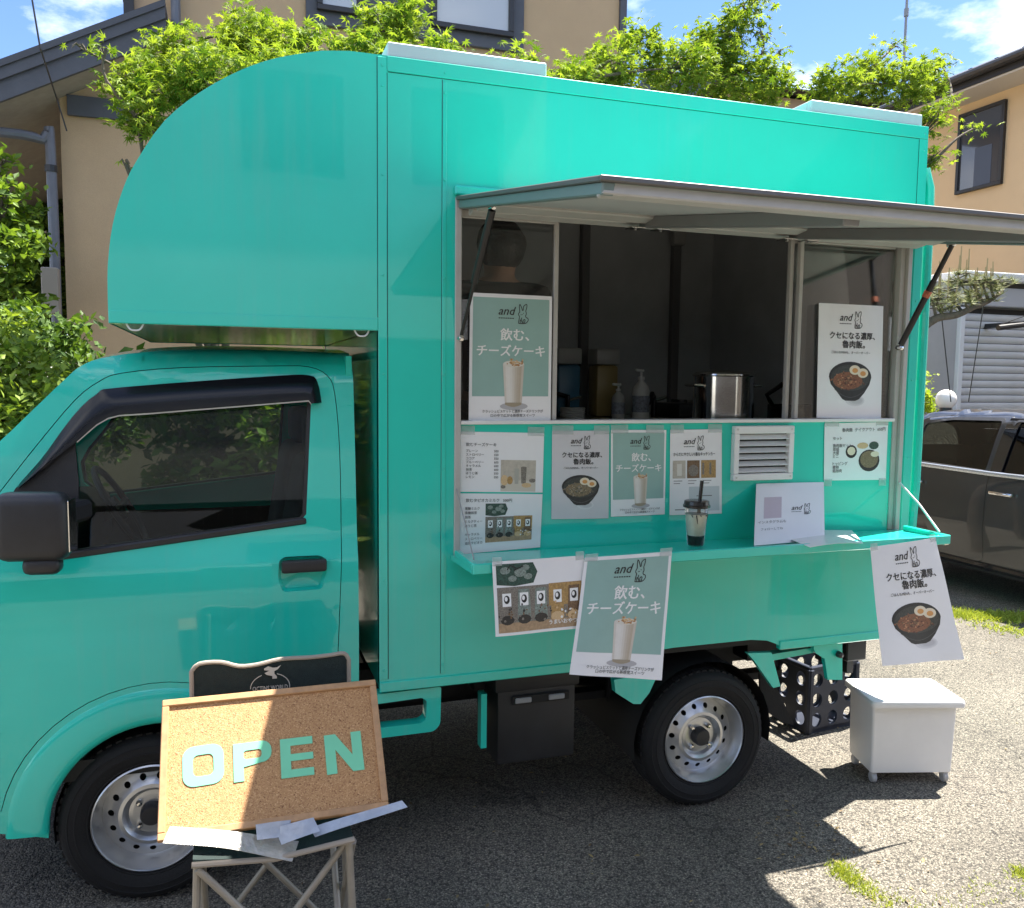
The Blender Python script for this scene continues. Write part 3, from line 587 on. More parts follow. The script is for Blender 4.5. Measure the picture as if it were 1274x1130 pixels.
# wheels
def wheel(name, alloy=False):
    """wheel with its outer face towards -Y, centre at the origin"""
    w = thing(name, (0, 0, 0), None, None)
    T = MB(); R_ = 0.258; prof = [(0.160, 0.012), (0.166, -0.004), (0.172, -0.010), (0.1735, -0.0128), (0.1755, -0.0128), (0.177, -0.012), (0.190, -0.0185), (0.2045, -0.0215), (0.2055, -0.0235), (0.2085, -0.0235), (0.2095, -0.0215), (0.225, -0.0205), (0.2262, -0.0222), (0.2285, -0.0218), (0.2297, -0.0195), (0.240, -0.0155), (0.247, -0.008), (0.2545, 0.008), (0.258, 0.028), (0.2585, 0.068), (0.258, 0.108), (0.2545, 0.128), (0.240, 0.146), (0.18, 0.146), (0.160, 0.128)]
    T.lathe(prof, (0, 0, 0), (0, 1, 0), 64); ty = T.build('tyre', RUBBER, w, angle=38)
    tr_ = MB()
    for k in range(56):
        a = 2*math.pi*k/56
        for y0 in (0.022, 0.098):
            c = Vector((math.cos(a)*0.2565, y0, math.sin(a)*0.2565)); Rm = Matrix(((math.cos(a), 0, -math.sin(a)), (0, 1, 0), (math.sin(a), 0, math.cos(a))))
            tr_.box(c, (0.006, 0.030, 0.017), Rm)
    tr_.build('tread', RUBBER, w)['kind'] = 'stuff'
    r = MB(); r.lathe([(0.160, 0.02), (0.1655, -0.002), (0.1665, -0.010), (0.1625, -0.013), (0.158, -0.006), (0.1555, 0.012), (0.148, 0.020), (0.1455, 0.040), (0.140, 0.047)], (0, 0, 0), (0, 1, 0), 56)
    def dep(rr):
        for (a, p), (b, q) in zip(DP, DP[1:]):
            if rr <= b: return p+(q-p)*(rr-a)/(b-a)
        return DP[-1][1]
    DP = ((0.0, 0.034), (0.055, 0.036), (0.066, 0.038), (0.074, 0.026), (0.083, 0.016), (0.094, 0.018), (0.110, 0.032), (0.130, 0.042), (0.141, 0.047))
    outer = [(math.cos(2*math.pi*k/56)*0.141, math.sin(2*math.pi*k/56)*0.141) for k in range(56)]
    holes = [[(math.cos(a)*0.1155+math.cos(b)*0.0095, math.sin(a)*0.1155+math.sin(b)*0.0095) for b in [2*math.pi*j/10 for j in range(10)]] for a in [2*math.pi*k/15+0.1 for k in range(15)]]
    for rr in (0.03,):
        holes.append([(math.cos(2*math.pi*k/24)*rr, math.sin(2*math.pi*k/24)*rr) for k in range(24)])
    # rings keep the dished profile: fill ring by ring
    rings = [0.030, 0.055, 0.066, 0.074, 0.083, 0.094]
    for a, b in zip(rings, rings[1:]):
        r.grid([[(math.cos(2*math.pi*k/56)*q, dep(q), math.sin(2*math.pi*k/56)*q) for k in range(57)] for q in (a, b)])
    V, F, E = sheet2d(outer, holes[:15] + [[(math.cos(2*math.pi*k/56)*0.094, math.sin(2*math.pi*k/56)*0.094) for k in range(56)]])
    r.add([(a, dep(math.hypot(a, b)), b) for a, b in V], F); r.build('rim', SILVER, w, angle=50)
    MB().lathe([(0.15, 0.062), (0.0, 0.062)], (0, 0, 0), (0, 1, 0), 32).build('brake_drum', CHASSIS, w)
    c = MB(); c.lathe([(0.034, 0.036), (0.033, 0.010), (0.028, 0.002), (0.0, 0.001)], (0, 0, 0), (0, 1, 0), 24); c.build('centre_cap', BLACKP, w)
    for k in range(4):
        a = rad(45+90*k); nu = MB(); nu.lathe([(0.0095, 0.037), (0.0095, 0.020), (0.006, 0.015), (0.0, 0.014)], (math.cos(a)*0.050, 0, math.sin(a)*0.050), (0, 1, 0), 6); nu.build('wheel_nut', STEEL, w)
    return w
w0 = wheel('wheel'); w0.parent = truck; tl = truck.location
w0.location = Vector((0, 0.052, 0.258))-tl
for p, rz in (((1.905, 0.052, 0.258), 0), ((0, TW-0.052, 0.258), math.pi), ((1.905, TW-0.052, 0.258), math.pi)):
    c = copy_tree(w0, truck); c.location = Vector(p)-tl; c.rotation_euler = (0, 0, rz)

# underbody
ub = MB(); ub.bx(-0.3, 2.60, 0.42, 0.50, 0.40, 0.52); ub.bx(-0.3, 2.60, TW-0.50, TW-0.42, 0.40, 0.52)
for x in (0.55, 1.1, 1.6, 2.25, 2.6): ub.bx(x-0.03, x+0.03, 0.25, TW-0.25, 0.46, 0.585)
ub.tube([(1.905, 0.15, 0.27), (1.905, TW-0.15, 0.27)], 0.045, 12); ub.tube([(0, 0.15, 0.27), (0, TW-0.15, 0.27)], 0.03, 12)
ub.lathe([(0.02, -0.1), (0.1, -0.05), (0.1, 0.05), (0.02, 0.1)], (1.905, TW/2, 0.27), (0, 1, 0), 16)
ub.beam((1.35, 0.36, 0.36), (2.45, 0.36, 0.36), 0.06, 0.03); ub.tube([(0.3, 0.6, 0.33), (1.7, 0.6, 0.33), (2.3, 0.9, 0.36), (2.66, 0.9, 0.34)], 0.025, 10); ub.bx(0.75, 1.55, 0.55, 1.1, 0.30, 0.46, 0.03); ub.build('chassis', CHASSIS, truck)
bt = MB(); a = onY(619, 852, 0.10); b = onY(715, 940, 0.10); bt.bx(a.x, b.x, 0.10, 0.36, b.z, a.z-0.02, 0.012, seg=2); bt.bx(a.x-0.012, b.x+0.012, 0.09, 0.37, a.z-0.03, 0.588, 0.01, seg=2)
BT = bt.build('battery_box', mat('box_black', (0.022, 0.022, 0.023), 0.5, var=(12, 0.2)), truck)
MB().bx(a.x+0.05, b.x-0.03, 0.086, 0.092, a.z-0.075, a.z-0.045, 0.002).build('recess', CHASSIS, BT)
wv = MB()
for x in (a.x+0.09, b.x-0.08): wv.bx(x-0.03, x+0.03, 0.080, 0.087, a.z-0.070, a.z-0.050, 0.003)
wv.build('connector', mat('connector_grey', (0.30, 0.31, 0.32), 0.4), BT)
ring_o = fillet([(onY(*q).x, onY(*q).z) for q in ((470, 866), (550, 856), (549, 903), (541, 912), (470, 921))], [0.005, 0.008, 0.02, 0.02, 0.005], 4)
ring_i = fillet([(onY(*q).x, onY(*q).z) for q in ((470, 878), (526, 870), (532, 874), (531, 897), (524, 902), (470, 908))], 0.006, 3)
rg = MB(); add_sheet(rg, ring_o, [ring_i], XZ(0.012), 0.05, back=True); rg.build('side_guard', PAINT, truck)
MB().bx(1.04, 1.06, 0.06, 0.10, 0.33, 0.52).build('fuel_strap', PAINT, truck)
def plate(name, pts, Y, th, m_=PAINT): return MB().prism([(onY(u, v, Y).x, Y, onY(u, v, Y).z) for u, v in pts], (0, th, 0)).build(name, m_, truck, angle=0)
plate('mud_guard', ((764, 846), (820, 836), (808, 862), (797, 876), (788, 876), (766, 862)), 0.03, 0.03)
plate('guard_stay', ((930, 813), (960, 812), (971, 854), (962, 856), (938, 822)), 0.02, 0.02)
plate('tail_stay', ((1012, 803), (1048, 800), (1048, 846), (1030, 846), (1026, 820), (1014, 812)), 0.02, 0.02)
plate('tail_beam', ((948, 816), (1012, 806), (1014, 812), (952, 824)), 0.06, 0.04)
plate('mud_flap', ((945, 838), (962, 846), (988, 902), (975, 900), (946, 880)), 0.10, 0.008, RUBBER)
lk = MB(); p = onY(1043, 814, 0.015); lk.lathe([(0.0, 0.022), (0.011, 0.018), (0.013, 0.0)], p, (0, -1, 0), 14); lk.build('tail_bolt', BLACKP, truck)
tb = MB(); tb.bx(2.60, 2.70, 0.12, TW-0.12, 0.46, 0.585, 0.006); tb.bx(2.63, 2.66, 0.15, 0.35, 0.40, 0.47); tb.build('rear_bumper', CHASSIS, truck)

# ------------------------------------------------------------------ printed sheets
_txt = {}
def text_mesh(s, shear=0.0):
    """glyph outlines of a string in units of its body height: verts, faces, width"""
    k = (s, shear)
    if k in _txt: return _txt[k]
    c = bpy.data.curves.new('glyphs', 'FONT'); c.body = s; c.resolution_u = 2; c.shear = shear
    o = bpy.data.objects.new('glyphs', c); col.objects.link(o); bpy.context.view_layer.update()
    me = bpy.data.meshes.new_from_object(o.evaluated_get(bpy.context.evaluated_depsgraph_get()))
    V = [(v.co.x, v.co.y) for v in me.vertices]; F = [tuple(p.vertices) for p in me.polygons]
    bpy.data.objects.remove(o); bpy.data.curves.remove(c); bpy.data.meshes.remove(me)
    x0 = min(v[0] for v in V); x1 = max(v[0] for v in V); _txt[k] = ([(a-x0, b) for a, b in V], F, x1-x0); return _txt[k]

def pm(name, c, rough=0.5, **k): return mat('print_'+name, c, rough, coat=0.25, coat_rough=0.15, **k)
PAPER = mat('laminated_paper', (0.80, 0.81, 0.82), 0.45, coat=0.55, coat_rough=0.12, var=(5, 0.025), bump=(9, 0.16))
PAPERG = mat('grey_paper', (0.60, 0.60, 0.62), 0.45, coat=0.55, coat_rough=0.12, var=(5, 0.03), bump=(9, 0.16))
TAPE = mat('clear_tape', (0.55, 0.62, 0.60), 0.25, alpha=0.45, coat=0.5)
INK = pm('ink', (0.018, 0.018, 0.018)); INKG = pm('ink_grey', (0.12, 0.12, 0.125)); PW_ = pm('white', (0.84, 0.85, 0.84)); SAGE = pm('sage', (0.27, 0.44, 0.40), var=(9, 0.05))
CUPW = pm('milk', (0.66, 0.64, 0.58), var=(30, 0.06)); CUPS = pm('milk_shade', (0.46, 0.40, 0.33)); CRUMB = pm('crumb', (0.42, 0.22, 0.09), var=(900, 0.5)); CRUMBL = pm('crumb_pale', (0.62, 0.44, 0.24), var=(700, 0.35)); GLASSB = pm('glass_base', (0.33, 0.28, 0.20))
BOWL = pm('bowl', (0.018, 0.02, 0.02), var=(60, 0.4)); BOWLI = pm('bowl_inside', (0.04, 0.045, 0.04), var=(160, 0.5)); MEAT = pm('meat', (0.22, 0.085, 0.04), var=(340, 0.75)); MEAT2 = pm('meat_pale', (0.20, 0.15, 0.085), var=(340, 0.7)); EGGW = pm('egg_white', (0.74, 0.66, 0.50)); YOLK = pm('yolk', (0.62, 0.30, 0.09))
SHADEP = pm('soft_shadow', (0.42, 0.42, 0.44)); GREENP = pm('deep_green', (0.03, 0.075, 0.055), var=(200, 0.7)); OCHRE = pm('ochre', (0.40, 0.25, 0.09), var=(160, 0.4)); BEIGEP = pm('photo_beige', (0.48, 0.44, 0.37), var=(70, 0.15)); BROWNP = pm('photo_brown', (0.17, 0.10, 0.05), var=(260, 0.6)); TAUPE = pm('photo_taupe', (0.20, 0.18, 0.15), var=(300, 0.6)); WOODP = pm('photo_wood', (0.38, 0.26, 0.15), var=(120, 0.25)); PINKP = pm('pale_pink', (0.55, 0.47, 0.52)); BLUEP = pm('pale_blue', (0.36, 0.46, 0.62))

class Sheet:
    """a sheet of paper spanned by 4 corners (TL, TR, BR, BL) with a gentle bow; prints follow it"""
    def __init__(s, corners, bow=0.0, curl=0.0, wave=0.0, crease=0.0):
        s.crease = crease
        s.c = [Vector(p) for p in corners]; s.bow = bow; s.curl = curl; s.wave = wave
        s.w = ((s.c[1]-s.c[0]).length+(s.c[2]-s.c[3]).length)/2; s.h = ((s.c[3]-s.c[0]).length+(s.c[2]-s.c[1]).length)/2
        s.n = (s.c[3]-s.c[0]).cross(s.c[1]-s.c[0]).normalized()
        if s.n.dot(CAM-s.c[0]) < 0: s.n = -s.n
    def at(s, u, v, off=0.0):
        a, b, c, d = s.c; p = (a*(1-u)+b*u)*(1-v) + (d*(1-u)+c*u)*v
        return p + s.n*(off + s.bow*math.sin(math.pi*u) + s.curl*v*v + s.wave*math.sin(2*math.pi*u+1.0)*v + s.crease*noise.noise(p*5.0))
    def mesh(s, mb, u0=0, u1=1, v0=0, v1=1, off=0.0, nu=8, nv=8, mi=0):
        if s.crease: nu, nv = max(nu, 22), max(nv, 22)
        return mb.grid([[s.at(u0+(u1-u0)*i/nu, v0+(v1-v0)*j/nv, off) for i in range(nu+1)] for j in range(nv+1)], mi)

def poly_cut(s, pts, off, mb, mi):
    st_ = 0.05 if s.crease else 0.11; V, F, E = sheet2d(pts, [], st_, st_); mb.add([s.at(a, b, off) for a, b in V], F, mi)
def ell(cx, cy, rx, ry, n=20, a0=0, a1=360): return [(cx+rx*math.cos(rad(a0+(a1-a0)*k/n)), cy+ry*math.sin(rad(a0+(a1-a0)*k/n))) for k in range(n if a1-a0 == 360 else n+1)]
RAB = {'body': [(.12, .68), (.05, .95), (.10, 1.0), (.60, 1.0), (.82, .95), (.97, .83), (.92, .72), (.78, .70), (.70, .62)], 'head': [(.70, .62), (.78, .50), (.72, .36)], 'cheek': [(.15, .40), (.02, .54), (.12, .64), (.12, .68)],
       'ear1': [(.15, .40), (.10, .18), (.15, .03), (.32, .20), (.40, .34)], 'ear2': [(.48, .33), (.52, .12), (.80, .02), (.82, .16), (.72, .36)], 'brow': [(.40, .34), (.48, .33)], 'foot': [(.20, .98), (.22, .82), (.36, .90), (.40, 1.0)], 'foot2': [(.50, .99), (.48, .84), (.66, .80), (.62, .97)], 'chest': [(.34, .70), (.30, .82)]}
def stroke(s, mb, pts, wd, off, mi=0):
    """ink line; wd in metres"""
    P = [Vector((p[0]*s.w, p[1]*s.h)) for p in pts]; L = []; R_ = []
    for i in range(len(P)):
        t = (P[min(i+1, len(P)-1)]-P[max(i-1, 0)]).normalized(); nn = Vector((-t.y, t.x))*wd/2; L.append(P[i]+nn); R_.append(P[i]-nn)
    mb.grid([[s.at(p.x/s.w, p.y/s.h, off) for p in L], [s.at(p.x/s.w, p.y/s.h, off) for p in R_]], mi)
def put_text(s, mb, txt, u, v, h, off=0.0012, align='c', shear=0.0, bold=0.012, mi=0, maxw=None):
    """text whose body height is h of the sheet's width; (u, v) = middle of the baseline"""
    V, F, w = text_mesh(txt, shear); k = h; kx = k
    if maxw and w*k > maxw: kx = maxw/w
    u0 = u-w*kx/2 if align == 'c' else (u if align == 'l' else u-w*kx)
    cps = [(0, 0)] if bold < 0.006 else [(-1, 0), (1, 0.4), (0, -0.6)]          # heavier weight: shifted overprints
    for i, (dx, dy) in enumerate(cps): mb.add([s.at(u0+(a+dx*bold*1.3)*kx, v-(b+dy*bold*1.3)*k*s.w/s.h, off+0.00012*i) for a, b in V], F, mi)
def logo(s, par, u, v, h, ink=INK):
    """script word, small line under it and a line-drawn rabbit; h of the sheet's width, (u, v) = bottom middle"""
    mb = MB(); r = s.w/s.h; put_text(s, mb, 'and', u-0.24*h*1.6, v-0.42*h*r, h*0.62, shear=0.32, bold=0.008)
    for k in range(7): stroke(s, mb, [(u-0.86*h+k*0.125*h, v-0.25*h*r), (u-0.77*h+k*0.125*h, v-0.25*h*r)], 0.05*h*s.w, 0.0012)
    x0 = u+0.22*h
    for q in RAB.values():
        P = smooth_open([(x0+a*h*0.58, v-(1-b)*h*r*1.02) for a, b in q], 4); stroke(s, mb, P, 0.042*h*s.w, 0.0012)
    for a, b in ((.27, .55), (.50, .47), (.38, .54)): poly_cut(s, ell(x0+a*h*0.58, v-(1-b)*h*r, 0.022*h, 0.026*h*r, 8), 0.0012, mb, 0)
    mb.build('logo', ink, par, angle=0, recalc=False)
def sheet(name, S, label, group=None, m_=None, tapes=(), cat='poster'):
    n = 23 if S.crease else 9; mb = MB(); S.mesh(mb, nu=n-1, nv=n-1); S.mesh(mb, off=-0.0007, nu=n-1, nv=n-1)
    rim = list(range(n)) + [n*k+n-1 for k in range(1, n)] + [n*(n-1)+k for k in range(n-2, -1, -1)] + [n*k for k in range(n-2, 0, -1)]
    for i in range(len(rim)): a, b = rim[i], rim[(i+1) % len(rim)]; mb.f.append((a, b, b+n*n, a+n*n)); mb.m.append(0)
    loc = S.at(0.5, 1.0); o = mb.build(name, m_ or PAPER, None, angle=60, loc=loc); tag(o, label, cat, group)
    for (u0, u1, v0, v1) in tapes: 
        t = MB(); S.mesh(t, u0, u1, v0, v1, 0.0016, 2, 2); t.build('tape', TAPE, o, angle=0, recalc=False)
    return o
def yP(pts, Y): return [onY(u, v, Y if not isinstance(Y, (list, tuple)) else Y[i]) for i, (u, v) in enumerate(pts)]

def drink_poster(S, label, tapes=()):
    o = sheet('poster', S, label, None, PAPER, tapes, 'poster'); pic = MB(); r = S.w/S.h
    S.mesh(pic, 0.035, 0.965, 0.03, 0.805, 0.0004, 8, 8, 0)
    poly_cut(S, ell(0.54, 0.885, 0.17, 0.03, 20), 0.0006, pic, 6)
    NS = 9
    for k in range(NS):
        t0, t1 = k/NS, (k+1)/NS; xa = lambda t, v: 0.40+0.26*t+(0.03-0.055*t)*v
        bt = lambda t: 0.868+0.020*math.sin(math.pi*t)
        poly_cut(S, [(xa(t0, 0), 0.545), (xa(t1, 0), 0.545), (xa(t1, 1), bt(t1)), (xa(t0, 1), bt(t0))], 0.0008, pic, 7+k)
    poly_cut(S, [(0.432, 0.855)]+[(0.432+0.2*t/8, 0.872+0.018*math.sin(math.pi*t/8)) for t in range(9)]+[(0.632, 0.855)], 0.0011, pic, 5)
    poly_cut(S, ell(0.53, 0.547, 0.128, 0.026, 20), 0.0012, pic, 1)
    rnd = random.Random(3)
    for k in range(46): poly_cut(S, ell(0.54+rnd.gauss(0, 0.048), 0.538+rnd.gauss(0, 0.012), rnd.uniform(.007, .016), rnd.uniform(.004, .009), 5, rnd.uniform(0, 60), 360+0), 0.0014+0.0001*(k % 5), pic, 3 if k % 2 else 4)
    pic.build('picture', [SAGE, CUPW, CUPS, CRUMB, CRUMBL, GLASSB, SHADEP] + [pm('milk_tone_%d' % k, tuple(a_*(1-q)+b_*q for a_, b_ in zip((0.72, 0.70, 0.66), (0.45, 0.38, 0.29))), var=(40, 0.04)) for k, q in enumerate((0.35, 0.05, 0.0, 0.1, 0.35, 0.65, 0.85, 0.95, 0.6))], o, angle=0, recalc=False)
    logo(S, o, 0.53, 0.225, 0.22)
    t = MB(); put_text(S, t, '飲む、', 0.54, 0.355, 0.150, bold=0.02); put_text(S, t, 'チーズケーキ', 0.50, 0.480, 0.142, bold=0.02, maxw=0.84); t.build('lettering', PW_, o, angle=0, recalc=False)
    t = MB(); put_text(S, t, 'クラッシュビスケットと濃厚チーズドリンクが', 0.53, 0.935, 0.040, bold=0.01, maxw=0.74); put_text(S, t, '口の中で広がる新感覚スイーツ', 0.53, 0.968, 0.040, bold=0.01, maxw=0.54); t.build('small_lettering', INKG, o, angle=0, recalc=False)
    return o
def bowl_poster(S, label, tapes=(), dull=False, m_=None):
    o = sheet('poster', S, label, None, m_ or PAPER, tapes, 'poster'); pic = MB(); rnd = random.Random(11)
    [poly_cut(S, ell(0.58+0.012*k, 0.842, 0.15-0.03*k, 0.05-0.011*k, 16), 0.00018+0.00006*k, pic, 10+k) for k in range(3)]
    poly_cut(S, [(0.17, 0.635)] + ell(0.50, 0.635, 0.33, 0.135, 16, 180, 360) + [(0.80, 0.70), (0.72, 0.775), (0.64, 0.83), (0.58, 0.845), (0.43, 0.845), (0.38, 0.83), (0.30, 0.77), (0.20, 0.70)], 0.0005, pic, 0)
    poly_cut(S, ell(0.50, 0.642, 0.30, 0.115, 24), 0.0007, pic, 1)
    poly_cut(S, ell(0.46, 0.668, 0.23, 0.078, 16), 0.0009, pic, 2)
    for k in range(150):
        x, y = 0.45+rnd.gauss(0, 0.095), 0.668+rnd.gauss(0, 0.034)
        if ((x-0.48)/0.28)**2+((y-0.655)/0.095)**2 > 1: continue
        poly_cut(S, ell(x, y, rnd.uniform(.008, .020), rnd.uniform(.004, .009), 5, rnd.uniform(0, 70), 360), 0.0010+0.0001*(k % 5), pic, (2, 3, 7, 8)[k % 4])
    stroke(S, pic, [(0.20+0.60*t/10, 0.715+0.10*math.sin(math.pi*t/10)) for t in range(1, 10)], 0.0016, 0.0009, 9)
    for (x, y) in ((0.565, 0.572), (0.69, 0.598)):
        poly_cut(S, ell(x, y, 0.085, 0.042, 18), 0.0016, pic, 5); poly_cut(S, ell(x+0.003, y+0.004, 0.045, 0.022, 14), 0.0018, pic, 6)
    pic.build('picture', [BOWL, BOWLI, MEAT2 if dull else MEAT, TAUPE if dull else BROWNP, SHADEP, EGGW, YOLK, pm('rice_dull', (0.36, 0.29, 0.19)) if dull else pm('meat_light', (0.46, 0.22, 0.11)), pm('herb_dull', (0.09, 0.085, 0.05)) if dull else pm('meat_dark', (0.09, 0.03, 0.018)), pm('bowl_sheen', (0.09, 0.10, 0.10))] + [pm('cast_%d' % k, (0.66-0.08*k, 0.665-0.08*k, 0.68-0.08*k)) for k in range(3)], o, angle=0, recalc=False)
    logo(S, o, 0.50, 0.205, 0.21)
    t = MB(); put_text(S, t, 'クセになる濃厚、', 0.52, 0.298, 0.098, bold=0.022, maxw=0.70); put_text(S, t, '魯肉飯。', 0.54, 0.375, 0.105, bold=0.022)
    put_text(S, t, 'ごはんもMENも、オーバーオーバー', 0.50, 0.43, 0.040, bold=0.006, maxw=0.60); t.build('lettering', INK, o, angle=0, recalc=False)
    return o
def pouch_row(S, o, u0, u1, v0, v1, n=5):
    """photograph of stand-up pouches: green pile above, wooden table below"""
    pic = MB(); w = (u1-u0); h = v1-v0
    poly_cut(S, [(u0, v0), (u0+w*0.42, v0), (u0+w*0.47, v0+h*0.14), (u0+w*0.42, v0+h*0.30), (u0+w*0.2, v0+h*0.33), (u0, v0+h*0.30)], 0.0004, pic, 0)
    for (a, b, rr) in ((0.10, 0.10, 0.06), (0.27, 0.14, 0.07), (0.33, 0.07, 0.05), (0.18, 0.22, 0.05), (0.36, 0.2, 0.05)): poly_cut(S, ell(u0+w*a, v0+h*b, w*rr, h*rr*0.9, 9), 0.0006, pic, 1)
    S.mesh(pic, u0, u1, v0+h*0.34, v1, 0.0005, 6, 4, 2); S.mesh(pic, u0+w*0.6, u1, v0+h*0.33, v0+h*0.66, 0.0006, 3, 3, 3); S.mesh(pic, u0, u1, v0+h*0.86, v1, 0.0007, 4, 2, 4)
    for k in range(n):
        x = u0+w*(k+0.52)/n; hw = w*0.40/n
        poly_cut(S, [(x-hw*0.8, v0+h*0.38), (x+hw*0.8, v0+h*0.38), (x+hw*0.95, v0+h*0.66), (x+hw, v0+h*0.86), (x-hw, v0+h*0.86), (x-hw*0.95, v0+h*0.66)], 0.0009, pic, (2, 1, 1, 3, 5)[k % 5])
        poly_cut(S, [(x-hw*0.62, v0+h*0.43), (x+hw*0.62, v0+h*0.43), (x+hw*0.62, v0+h*0.62), (x-hw*0.62, v0+h*0.62)], 0.0011, pic, 6); poly_cut(S, ell(x, v0+h*0.52, hw*0.42, h*0.062, 12), 0.0013, pic, 7); poly_cut(S, ell(x-hw*0.1, v0+h*0.51, hw*0.22, h*0.035, 8), 0.0015, pic, 6)
        poly_cut(S, ell(x, v0+h*0.82, hw*1.0, h*0.07, 10), 0.0012, pic, 8 if k < 3 else 9)
        rp_ = random.Random(k)
        for j in range(14): poly_cut(S, ell(x+rp_.gauss(0, hw*0.6), v0+h*(0.74+rp_.gauss(0, 0.06)), hw*rp_.uniform(.08, .2), h*rp_.uniform(.01, .025), 5, rp_.uniform(0, 50), 360), 0.0014+0.0001*(j % 4), pic, (8, 2, 5)[j % 3] if k < 3 else (9, 3, 6)[j % 3])
    pic.build('picture', [GREENP, pm('leaf_grey', (0.20, 0.25, 0.22), var=(260, 0.6)), TAUPE, OCHRE, WOODP, BROWNP, PW_, INK, pm('dark_beans', (0.03, 0.027, 0.024), var=(400, 0.7)), CRUMBL], o, angle=0, recalc=False)
def price_lines(S, o, rows, u0, u1, v0, dv, h):
    t = MB()
    for k, (a, b) in enumerate(rows):
        if a: put_text(S, t, a, u0, v0+dv*k, h, align='l', bold=0.008)
        if b: put_text(S, t, b, u1, v0+dv*k, h, align='r', bold=0.008)
    t.build('lettering', INKG, o, angle=0, recalc=False)

# menus and posters on the panel under the hatch
PY = 0.009
S = Sheet(yP(((571, 537), (677, 539), (675, 613), (571, 612)), PY), bow=-0.002)
o = sheet('menu_sheet', S, 'menu sheet with price column and photo of two tall drinks, on turquoise panel', None, PAPER, ((0.0, 0.18, -0.10, 0.05), (0.80, 1.0, -0.10, 0.05)), 'menu')
price_lines(S, o, [('飲むチーズケーキ', None)], 0.08, 0.46, 0.235, 0.1, 0.045)
price_lines(S, o, [('プレーン', '500'), ('ストロベリー', '550'), ('ココア', '550'), ('ブルーベリー', '600'), ('キャラメル', '600'), ('抹茶', '600'), ('ほうじ茶', '550'), ('レモン', '550')], 0.08, 0.46, 0.335, 0.062, 0.036)
pic = MB(); S.mesh(pic, 0.49, 0.91, 0.46, 0.985, 0.0004, 5, 5, 0); S.mesh(pic, 0.49, 0.91, 0.80, 0.985, 0.0005, 4, 2, 1)
for x, y0, y1, w, c in ((0.68, 0.60, 0.86, 0.028, 2), (0.765, 0.575, 0.85, 0.034, 3)): poly_cut(S, [(x-w, y0), (x+w, y0), (x+w*0.8, y1), (x-w*0.8, y1)], 0.0008, pic, c)
poly_cut(S, ell(0.765, 0.585, 0.034, 0.02, 10), 0.001, pic, 3)
for x, y, rx, ry, c in ((0.535, 0.80, 0.045, 0.09, 4), (0.60, 0.80, 0.035, 0.07, 5), (0.87, 0.80, 0.04, 0.035, 3), (0.80, 0.88, 0.06, 0.04, 4), (0.52, 0.91, 0.03, 0.03, 3)): poly_cut(S, ell(x, y, rx, ry, 12), 0.0009, pic, c)
pic.build('picture', [BEIGEP, pm('photo_table', (0.58, 0.54, 0.46)), pm('photo_glass', (0.40, 0.39, 0.34)), TAUPE, CRUMBL, OCHRE], o, angle=0, recalc=False)
S = Sheet(yP(((571, 614), (675, 615), (672, 681), (571, 690)), PY-0.001), bow=-0.002)
o = sheet('menu_sheet', S, 'menu sheet with price lines and photo of five snack pouches, just above the serving shelf', None, PAPER, (), 'menu')
price_lines(S, o, [('飲むタピオカミルク   500円', None)], 0.08, 0.6, 0.14, 0.1, 0.045)
price_lines(S, o, [('黒糖ミルク', None), ('黒糖抹茶', None), ('抹茶', None), ('ミルクティー', None), ('ほうじ茶', None), ('', None), ('キャラメル', None), ('ストロベリー', None), ('追加タピオカ', None)], 0.07, 0.6, 0.27, 0.072, 0.036)
pouch_row(S, o, 0.315, 0.885, 0.17, 0.84)
bowl_poster(Sheet(yP(((687, 536), (758, 536), (757, 645), (686, 646)), PY), bow=0.002), 'pale grey braised pork rice poster taped between the menus and the sage drink poster', ((0.0, 0.36, -0.06, 0.04), (0.72, 1.0, -0.06, 0.04)), True, PAPERG)
drink_poster(Sheet(yP(((760, 535), (829, 535), (827, 640), (760, 643)), PY), bow=0.002), 'small sage green drink poster on the panel between two white posters', ((0.0, 0.3, -0.06, 0.04), (0.62, 0.95, -0.06, 0.04)))
S = Sheet(yP(((834, 535), (898, 534), (898, 639), (833, 641)), PY), bow=0.002)
o = sheet('poster', S, 'white poster with three small photos, on the panel behind the iced drink cup', None, PAPER, ((0.0, 0.25, -0.06, 0.04), (0.72, 1.0, -0.06, 0.04)))
logo(S, o, 0.46, 0.24, 0.24); t = MB(); put_text(S, t, 'からだにやさしい1番なキッチンカー', 0.46, 0.305, 0.07, bold=0.012, maxw=0.80); t.build('lettering', INK, o, angle=0, recalc=False)
pic = MB(); S.mesh(pic, 0.05, 0.29, 0.36, 0.57, 0.0004, 2, 2, 0); S.mesh(pic, 0.32, 0.56, 0.36, 0.57, 0.0004, 2, 2, 1); S.mesh(pic, 0.59, 0.88, 0.36, 0.57, 0.0004, 2, 2, 2); S.mesh(pic, 0.13, 0.22, 0.40, 0.54, 0.0006, 2, 2, 3)
poly_cut(S, ell(0.44, 0.48, 0.10, 0.07, 12), 0.0006, pic, 4); S.mesh(pic, 0.36, 0.95, 0.67, 0.96, 0.0004, 3, 3, 5)
for k in range(4): S.mesh(pic, 0.61+0.07*k, 0.65+0.07*k, 0.39, 0.53, 0.0006, 1, 1, 2 if k % 2 else 4)
pic.build('picture', [BEIGEP, BROWNP, OCHRE, CUPW, TAUPE, pm('pale_panel', (0.52, 0.58, 0.60))], o, angle=0, recalc=False)
t = MB()
for u in (0.17, 0.44, 0.73): stroke(S, t, [(u-0.1, 0.60), (u+0.06, 0.60)], 0.0022, 0.0006); stroke(S, t, [(u-0.1, 0.63), (u+0.02, 0.63)], 0.0022, 0.0006)
